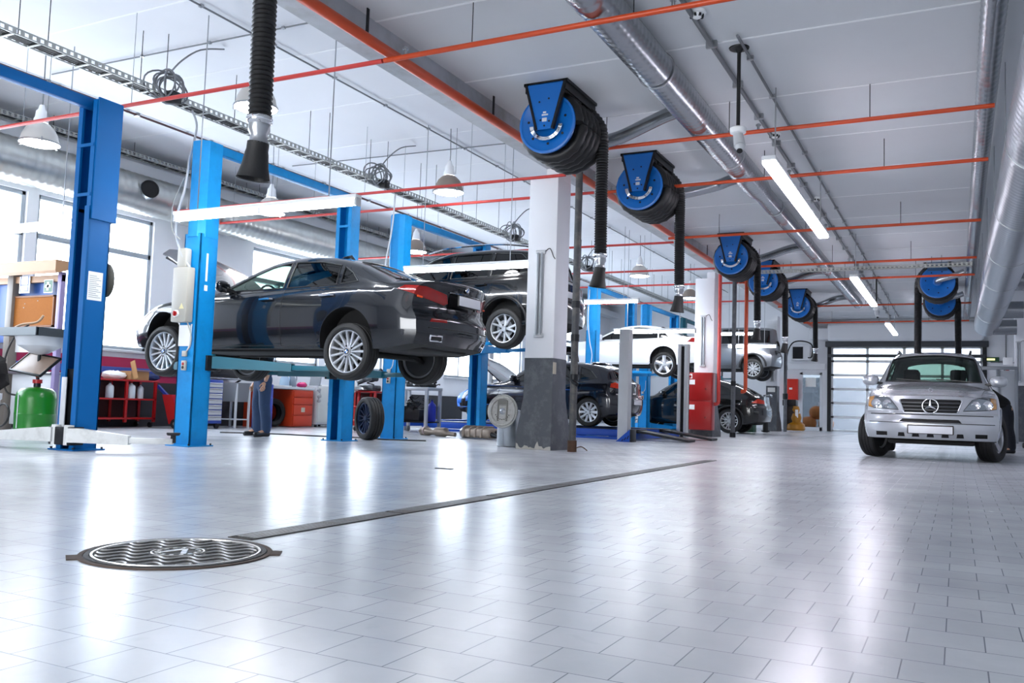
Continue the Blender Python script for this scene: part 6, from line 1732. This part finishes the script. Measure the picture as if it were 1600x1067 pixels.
MBW = MB().box(-6.3, -4.7, BY-.12, BY, 2.44, 2.68, .02)
tag(MBW.build('door_heater', WHITEP), 'long white heater casing above the glazed door', 'heater')
# glazed door
d = struct('door_1', MB().box(pd0, pd0+.09, BY-.02, BY+.1, 0, pz).box(pd1-.09, pd1, BY-.02, BY+.1, 0, pz).box(pd0, pd1, BY-.02, BY+.1, pz-.1, pz).box(pd0, pd1, BY-.02, BY+.1, 0, .14), mat('door_frame_white', '#dfe3e8', .4), 'white framed glazed door in the end wall', smooth=False)
DGL = glass('door_glass', '#80868c', .02, .05)
MB().box(pd0+.09, pd1-.09, BY+.03, BY+.04, .14, pz-.1).build('glass', DGL, d, smooth=False)
MB().box(pd1-.14, pd1-.11, BY-.06, BY-.02, 1.0, 1.15, .006).build('handle', STEEL, d)
MB().box(pd0+.2, pd1-.24, BY+.022, BY+.028, 1.75, 2.12).build('door_notice', PAPER, d, smooth=False)
OSACK = mat('orange_sack', '#c0733a', .8, noise=.2, nscale=6)
for i, (x, y, z, s_) in enumerate(((-5.5, 38.2, .28, .31), (-4.85, 38.5, .28, .31), (-5.2, 38.3, .72, .31))):
    k = MB().ball((0, 0, 0), s_, 18, (1, .8, .9)); k.jitter(.02, i)
    tag(k.build('orange_sack', OSACK, None, loc=(x, y, z)), ['orange sack outside the glazed door, on the hinge side', 'orange sack outside the glazed door, on the handle side', 'orange sack outside the glazed door, on top of two others'][i], 'sack')
struct('outside_paving', MB().box(-14, 6, BY+.3, 60, -.2, -.01), mat('paving', '#9a9da0', .8), 'grey paving outside the doors', smooth=False)
struct('outside_wall', MB().box(-14, 6, 44, 44.3, -.1, 2.4), mat('outside_render', '#a3a7ad', .8, noise=.1, nscale=2), 'grey yard wall outside the doors', smooth=False)
# sectional roller door with windows
ALU = mat('door_aluminium', '#cdd2d8', .4, metal=.3)
k = MB(); n = 6; hh = rz_-.02
zs_ = [.02+(hh-.02)*i/n for i in range(n+1)]
for z in zs_: k.box(rd0+.02, rd1-.02, BY+.02, BY+.07, max(0, z-.05), min(rz_, z+.05))
cols = [rd0+.02+(rd1-rd0-.04)*i/4 for i in range(5)]
for x in cols: k.box(x-.05, x+.05, BY+.02, BY+.07, 0, rz_)
d2_ = struct('door_2', k, ALU, 'sectional roller door with frosted panes', smooth=False)
FROST = glass('frosted_pane', '#a9afb6', .25, .12); FROST2 = mat('white_door_panel', '#d3d8de', .5)
for i in range(n):
    for j in range(4):
        MB().box(cols[j]+.05, cols[j+1]-.05, BY+.04, BY+.05, zs_[i]+.05, zs_[i+1]-.05).build('pane', FROST, d2_, smooth=False)
k = MB().box(rd0-.14, rd0, BY-.08, BY, 0, rz_+.1).box(rd1, rd1+.14, BY-.08, BY, 0, rz_+.1)
k.build('track', DKSTEEL, d2_, smooth=False, split=True)
MB().box(rd0-.2, rd1+.2, BY-.3, BY, rz_-.02, rz_+.2, .02).box(rd0-.1, rd1+.1, BY-.16, BY-.02, rz_-.42, rz_-.3, .01).build('header', mat('header_dark', '#3b3e43', .5), d2_, split=True)
for i in range(n-1): MB().box(rd0+.0, rd0+.1, BY-.05, BY+.02, zs_[i+1]-.03, zs_[i+1]+.03, .006).build('hinge', DKSTEEL, d2_)
# yellow machine
t = thing('floor_machine', 'yellow and black machine with rounded shapes beside the third column', 'machine', (-5.35, 33.5, 0))
MB().box(-.34, .1, -.25, .25, .05, .95, .08, seg=3).build('machine_body', mat('machine_black', '#241a12', .5), t)
MB().lathe([(0, .04), (.3, .04), (.34, .1), (.32, .26), (.2, .36), (0, .38)], 28, Matrix.Translation((.08, -.05, 0))).lathe([(0, .3), (.16, .32), (.2, .5), (.16, .66), (0, .68)], 24, Matrix.Translation((.1, -.12, 0))).lathe([(0, .66), (.14, .68), (.17, .8), (.14, .92), (0, .94)], 24, Matrix.Translation((.06, -.1, 0))).build('yellow_hood', YELLOW, t, split=False)
MB().box(-.36, .12, -.28, .22, .93, 1.16, .03).build('top_box', BLACKP, t)
MB().box(.1, .2, -.3, -.26, .5, .8, .01).build('white_panel', WHITEP, t)
t = thing('green_box', 'dark green box on the floor behind the black sloping-roof car', 'box', (-6.2, 29.6, 0))
MB().box(-.24, .24, -.25, .25, 0, .5, .01).build('box_body', DGREEN, t)
MB().box(-.25, .25, -.26, .26, .24, .27).build('strap', mat('strap_green', '#6f8f6a', .6), t)
t = thing('extractor', 'black bent extractor pipe standing beside the dark green box', 'pipe', (-5.83, 30.1, 0))
MB().sweep(catmull([(-.35, 0, .86), (-.1, 0, .9), (.08, 0, .8), (.12, 0, .55), (.12, 0, .0)], 7), .09, 18).build('bent_pipe', BLACK, t)
MB().lathe([(.1, .02), (.14, .02), (.14, .06), (.1, .06)], 20, Matrix.Translation((.12, 0, 0))).build('pipe_foot', DKSTEEL, t)
tag(MB().box(-.13, .13, -.012, 0, 0, .16).build('column_notice', PAPER, None, loc=(-5.97, 32.49, 1.4), smooth=False), 'white notice sheet on the grey foot of the third column', 'notice')
tag(MB().box(-.05, .05, -.01, 0, 0, .17).build('column_label', mat('cream_label', '#d9c7b0'), None, loc=(-5.2+.0, 11.62, 1.1), rot=(0, 0, PI/2), smooth=False), 'small cream label on the grey foot of the first column', 'label')
# right-hand side
t = thing('fire_extinguisher', 'red fire extinguisher hanging on the pale column', 'extinguisher', (1.42, 31.95, 1.72))
MB().lathe([(0, 0), (.085, 0), (.095, .03), (.095, .42), (.07, .5), (.03, .54), (0, .54)], 24).build('cylinder', RED, t)
MB().cyl((0, 0, .53), (0, 0, .58), .025, n=12).box(-.03, .09, -.012, .012, .57, .6, .004).build('valve', BLACKP, t, split=False)
MB().sweep(catmull([(.02, -.03, .56), (-.1, -.08, .5), (-.12, -.08, .3), (-.1, -.08, .15)], 6), .014, 8).build('hose', BLACKP, t)
MB().box(.09, .13, -.05, .05, .2, .45, .004).build('wall_bracket', DKSTEEL, t)
tag(MB().box(-.14, .13, -.09, .09, 0, .24, .02).build('call_point', WHITEP, None, loc=(1.44, 31.95, 2.4)), 'white box on the pale column above the fire extinguisher', 'box')
t = thing('exit_sign', 'green lit exit sign high on the end wall behind the silver car', 'sign', (1.1, 36.93, 2.8))
MB().box(-.28, .28, 0, .07, 0, .17, .01).build('sign_box', mat('exit_dark_green', '#2f5a3a', .5), t)
MB().box(-.14, .14, -.006, .002, .05, .12).build('sign_panel', emis('exit_glow', '#d8d68a', .9), t, smooth=False)
conduit('cable_conduit', 'dark conduit looping across the end wall above the exit sign', [(-1.2, 36.96, 4.3), (-1.2, 36.96, 3.95), (.9, 36.96, 3.9), (1.6, 36.96, 3.85), (1.6, 36.96, 2.85), (1.35, 36.96, 2.8)], .02, CND, False)
conduit('cable_conduit', 'thin conduit along the end wall at the height of the exit sign', [(1.1, 36.96, 2.78), (2.2, 36.96, 2.76)], .014, CND, False)
t = thing('steel_gantry', 'grey steel door frame standing behind the silver car', 'frame', (1.05, 29.0, 0))
k = MB().box(-.05, .05, -.05, .05, 0, 2.12, .005).box(.42, .5, -.05, .05, 0, 2.12, .005)
k.build('post', mat('frame_grey', '#8b9096', .4, metal=.4), t)
MB().box(-.6, .5, -.05, .05, 2.1, 2.2, .005).build('lintel_bar', mat('frame_grey', '#8b9096'), t)
MB().box(.05, .42, -.02, .02, .05, 2.08, .005).build('panel', mat('frame_panel', '#b3b8be', .4), t)
tag(MB().box(-.12, .12, -.1, .1, 0, .14, .04, seg=3).build('wheel_stop', BLACK, None, loc=(1.5, 24.4, 0)), 'black rubber block on the floor near the pale column', 'block')
# ---------------------------------------------------------------- people
def skin_body(name, m, parent, joints, edges, sub=2):
    """one continuous surface grown over a skeleton: joints {name: (pos, radius)}"""
    names = list(joints); idx = {n_: i for i, n_ in enumerate(names)}
    me = bpy.data.meshes.new('sk'); me.from_pydata([joints[n_][0] for n_ in names], [(idx[a], idx[b]) for a, b in edges], []); me.update()
    o = bpy.data.objects.new('sk', me); COL.objects.link(o)
    md = o.modifiers.new('s', 'SKIN'); md.use_smooth_shade = True
    for i, n_ in enumerate(names):
        r = joints[n_][1]; me.skin_vertices[0].data[i].radius = (r, r) if not hasattr(r, '__len__') else r
    me.skin_vertices[0].data[0].use_root = True
    sb = o.modifiers.new('u', 'SUBSURF'); sb.levels = sub; sb.render_levels = sub
    dg = bpy.context.evaluated_depsgraph_get()
    out = bpy.data.meshes.new_from_object(o.evaluated_get(dg)); bpy.data.objects.remove(o); out.name = name
    return mkobj(name, out, m, parent, 180)
def person(label, loc, rz, lean, arm_fwd, shirt, trousers, shoes, hairm, look=0):
    """standing figure; lean = forward bend at the hip (radians), faces -Y locally"""
    t = thing('person', label, 'person', loc, rz)
    H = .93                                        # hip height
    cl, sl = math.cos(lean), math.sin(lean)
    def up(z, y=0, x=0): z -= H; return (x, y*cl-z*sl, H+z*cl+y*-sl*-1*0-y*sl*0)
    sh, nk, hd = 1.42, 1.5, 1.62
    J = {'pelvis': (up(.95), (.12, .09)), 'belly': (up(1.1), (.12, .09)), 'chest': (up(1.28), (.165, .115)), 'neck0': (up(1.43), (.09, .08)), 'neck1': (up(1.51), (.055, .055))}
    E = [('pelvis', 'belly'), ('belly', 'chest'), ('chest', 'neck0'), ('neck0', 'neck1')]
    for s_, sx in (('l', 1), ('r', -1)):
        J['hip'+s_] = ((sx*.1, 0, .9), .095); J['knee'+s_] = ((sx*.15, -.02, .5), .062); J['calf'+s_] = ((sx*.17, .01, .36), .058); J['ank'+s_] = ((sx*.19, .02, .1), .04); J['toe'+s_] = ((sx*.21, -.13, .05), .035)
        E += [('pelvis', 'hip'+s_), ('hip'+s_, 'knee'+s_), ('knee'+s_, 'calf'+s_), ('calf'+s_, 'ank'+s_), ('ank'+s_, 'toe'+s_)]
        S = up(1.40, 0, sx*.19); J['sh'+s_] = (S, .06)
        if arm_fwd: el = (S[0]+sx*.04, S[1]-.18, S[2]-.22); wr = (S[0]+sx*.0, S[1]-.40, S[2]-.2)
        else: el = (S[0]+sx*.05, S[1]+.02, S[2]-.28); wr = (S[0]+sx*.05, S[1]-.06, S[2]-.53)
        J['el'+s_] = (el, .042); J['wr'+s_] = (wr, .03)
        E += [('neck0', 'sh'+s_), ('sh'+s_, 'el'+s_), ('el'+s_, 'wr'+s_)]
    skin_body('body', SKIN, t, J, E)
    # head with face
    hp = V(up(1.62)); k = MB()
    tt = bmesh.new(); bmesh.ops.create_uvsphere(tt, u_segments=24, v_segments=18, radius=1)
    for v in tt.verts:
        x, y, z = v.co
        w2 = .078*(1-.22*max(0, -z)**1.5); d = .098*(1-.1*max(0, -z))
        q = V((x*w2, y*d, z*.122))
        if y < -.8 and abs(x) < .22 and -.25 < z < .15: q.y -= .02*(1-abs(x)/.22)
        if y < -.6 and .12 < z < .3 and .2 < abs(x) < .6: q.y += .008
        v.co = q+hp
    k.join(tt); h = k.build('head', SKIN, t, 180)
    h_e = MB()
    for sx in (-1, 1): h_e.ball((hp.x+sx*.03, hp.y-.084, hp.z+.022), .012, 10)
    h_e.build('eyes', WHITEP, h, split=False)
    MB().box(hp.x-.024, hp.x+.024, hp.y-.093, hp.y-.08, hp.z-.062, hp.z-.052, .004).build('mouth', mat('lips', '#9a5a50', .5), h)
    k = MB()
    for sx in (-1, 1): k.ball((hp.x+sx*.08, hp.y+.01, hp.z), .024, 10, (.4, .7, 1.2))
    k.build('ears', SKIN, h, split=False)
    tt = bmesh.new(); bmesh.ops.create_uvsphere(tt, u_segments=24, v_segments=16, radius=1)
    bmesh.ops.delete(tt, geom=[v for v in tt.verts if v.co.z < .1 and v.co.y < .1 or v.co.z < -.45 or (v.co.y < -.55 and v.co.z < .45)], context='VERTS')
    for v in tt.verts: v.co = V((v.co.x*.086, v.co.y*.106+.004, v.co.z*.13+.004))+hp
    k = MB(); k.join(tt); k.build('hair', hairm, t, 180)
    # hands: palm and five fingers each
    for s_, sx in (('l', 1), ('r', -1)):
        w0 = V(J['wr'+s_][0]); e0 = V(J['el'+s_][0]); d = (w0-e0).normalized(); side = V((sx, 0, 0)); side = (side-d*side.dot(d)).normalized(); nn = d.cross(side)
        HJ = {'w': (w0, .026), 'p': (w0+d*.05, (.036, .022)), 'k': (w0+d*.085, (.036, .02))}; HE = [('w', 'p'), ('p', 'k')]
        for i, ln in enumerate((.065, .078, .072, .055)):
            b = w0+d*.085+nn*0+(side.cross(d))*(-.03+.02*i); c_ = side*-.012
            HJ['a%d' % i] = (b+d*.01, .0095); HJ['b%d' % i] = (b+d*ln*.5+c_*.6, .0088); HJ['c%d' % i] = (b+d*ln+c_*1.9, .0078)
            HE += [('k', 'a%d' % i), ('a%d' % i, 'b%d' % i), ('b%d' % i, 'c%d' % i)]
        tb = w0+d*.03+side.cross(d)*-.035
        HJ['t0'] = (tb, .012); HJ['t1'] = (tb+d*.04+side.cross(d)*-.02, .0105); HJ['t2'] = (tb+d*.07+side.cross(d)*-.022-side*.01, .009); HE += [('p', 't0'), ('t0', 't1'), ('t1', 't2')]
        skin_body('hand', SKIN, t, HJ, HE, 1)
    # clothes follow the body
    TJ = {'pelvis': (up(1.07), (.17, .13)), 'c': ((0, 0, .84), (.12, .1))}; TE = [('pelvis', 'c')]
    for s_, sx in (('l', 1), ('r', -1)):
        TJ['h'+s_] = ((sx*.105, 0, .82), .115); TJ['k'+s_] = ((sx*.15, -.02, .5), .092); TJ['f'+s_] = ((sx*.175, .01, .3), .088); TJ['a'+s_] = ((sx*.19, .015, .035), .082)
        TE += [('c', 'h'+s_), ('h'+s_, 'k'+s_), ('k'+s_, 'f'+s_), ('f'+s_, 'a'+s_)]
    skin_body('jeans' if trousers is DENIM else 'trousers', trousers, t, TJ, TE)
    UJ = {'pelvis': (up(.86), (.185, .145)), 'b': (up(1.1), (.185, .145)), 'ch': (up(1.28), (.185, .135)), 'n': (up(1.42), (.1, .09))}; UE = [('pelvis', 'b'), ('b', 'ch'), ('ch', 'n')]
    for s_, sx in (('l', 1), ('r', -1)):
        a = V(J['sh'+s_][0]); b = V(J['el'+s_][0]); UJ['s'+s_] = (a, .08); UJ['e'+s_] = (a.lerp(b, .75), .062); UE += [('n', 's'+s_), ('s'+s_, 'e'+s_)]
    skin_body('shirt', shirt, t, UJ, UE)
    for sx in (-1, 1):
        k = MB().sweep(catmull([(sx*.19, .07, .045), (sx*.195, 0, .05), (sx*.205, -.09, .042), (sx*.215, -.17, .035), (sx*.217, -.2, .03)], 4), [.035, .042, .046, .048, .048, .046, .045, .045, .045, .046, .047, .046, .044, .04, .034, .026, .015], 14)
        for v in k.bm.verts: v.co.z = max(.004, v.co.z)
        k.build('shoe', shoes, t)
    return t
BSH = mat('black_cotton', '#141416', .9); HAIRM = mat('dark_hair', '#20160f', .7); SHOE = mat('black_leather', '#101012', .35)
person('person in blue jeans and dark shoes standing behind the raised dark saloon', (-9.98, 10.85, 0), -.45, .0, False, BSH, DENIM, SHOE, HAIRM)
person('person in a black T-shirt bending beside the silver off-roader', (.86, 20.0, 0), -1.2, 1.0, True, BSH, mat('dark_trousers', '#23262e', .9), SHOE, HAIRM)
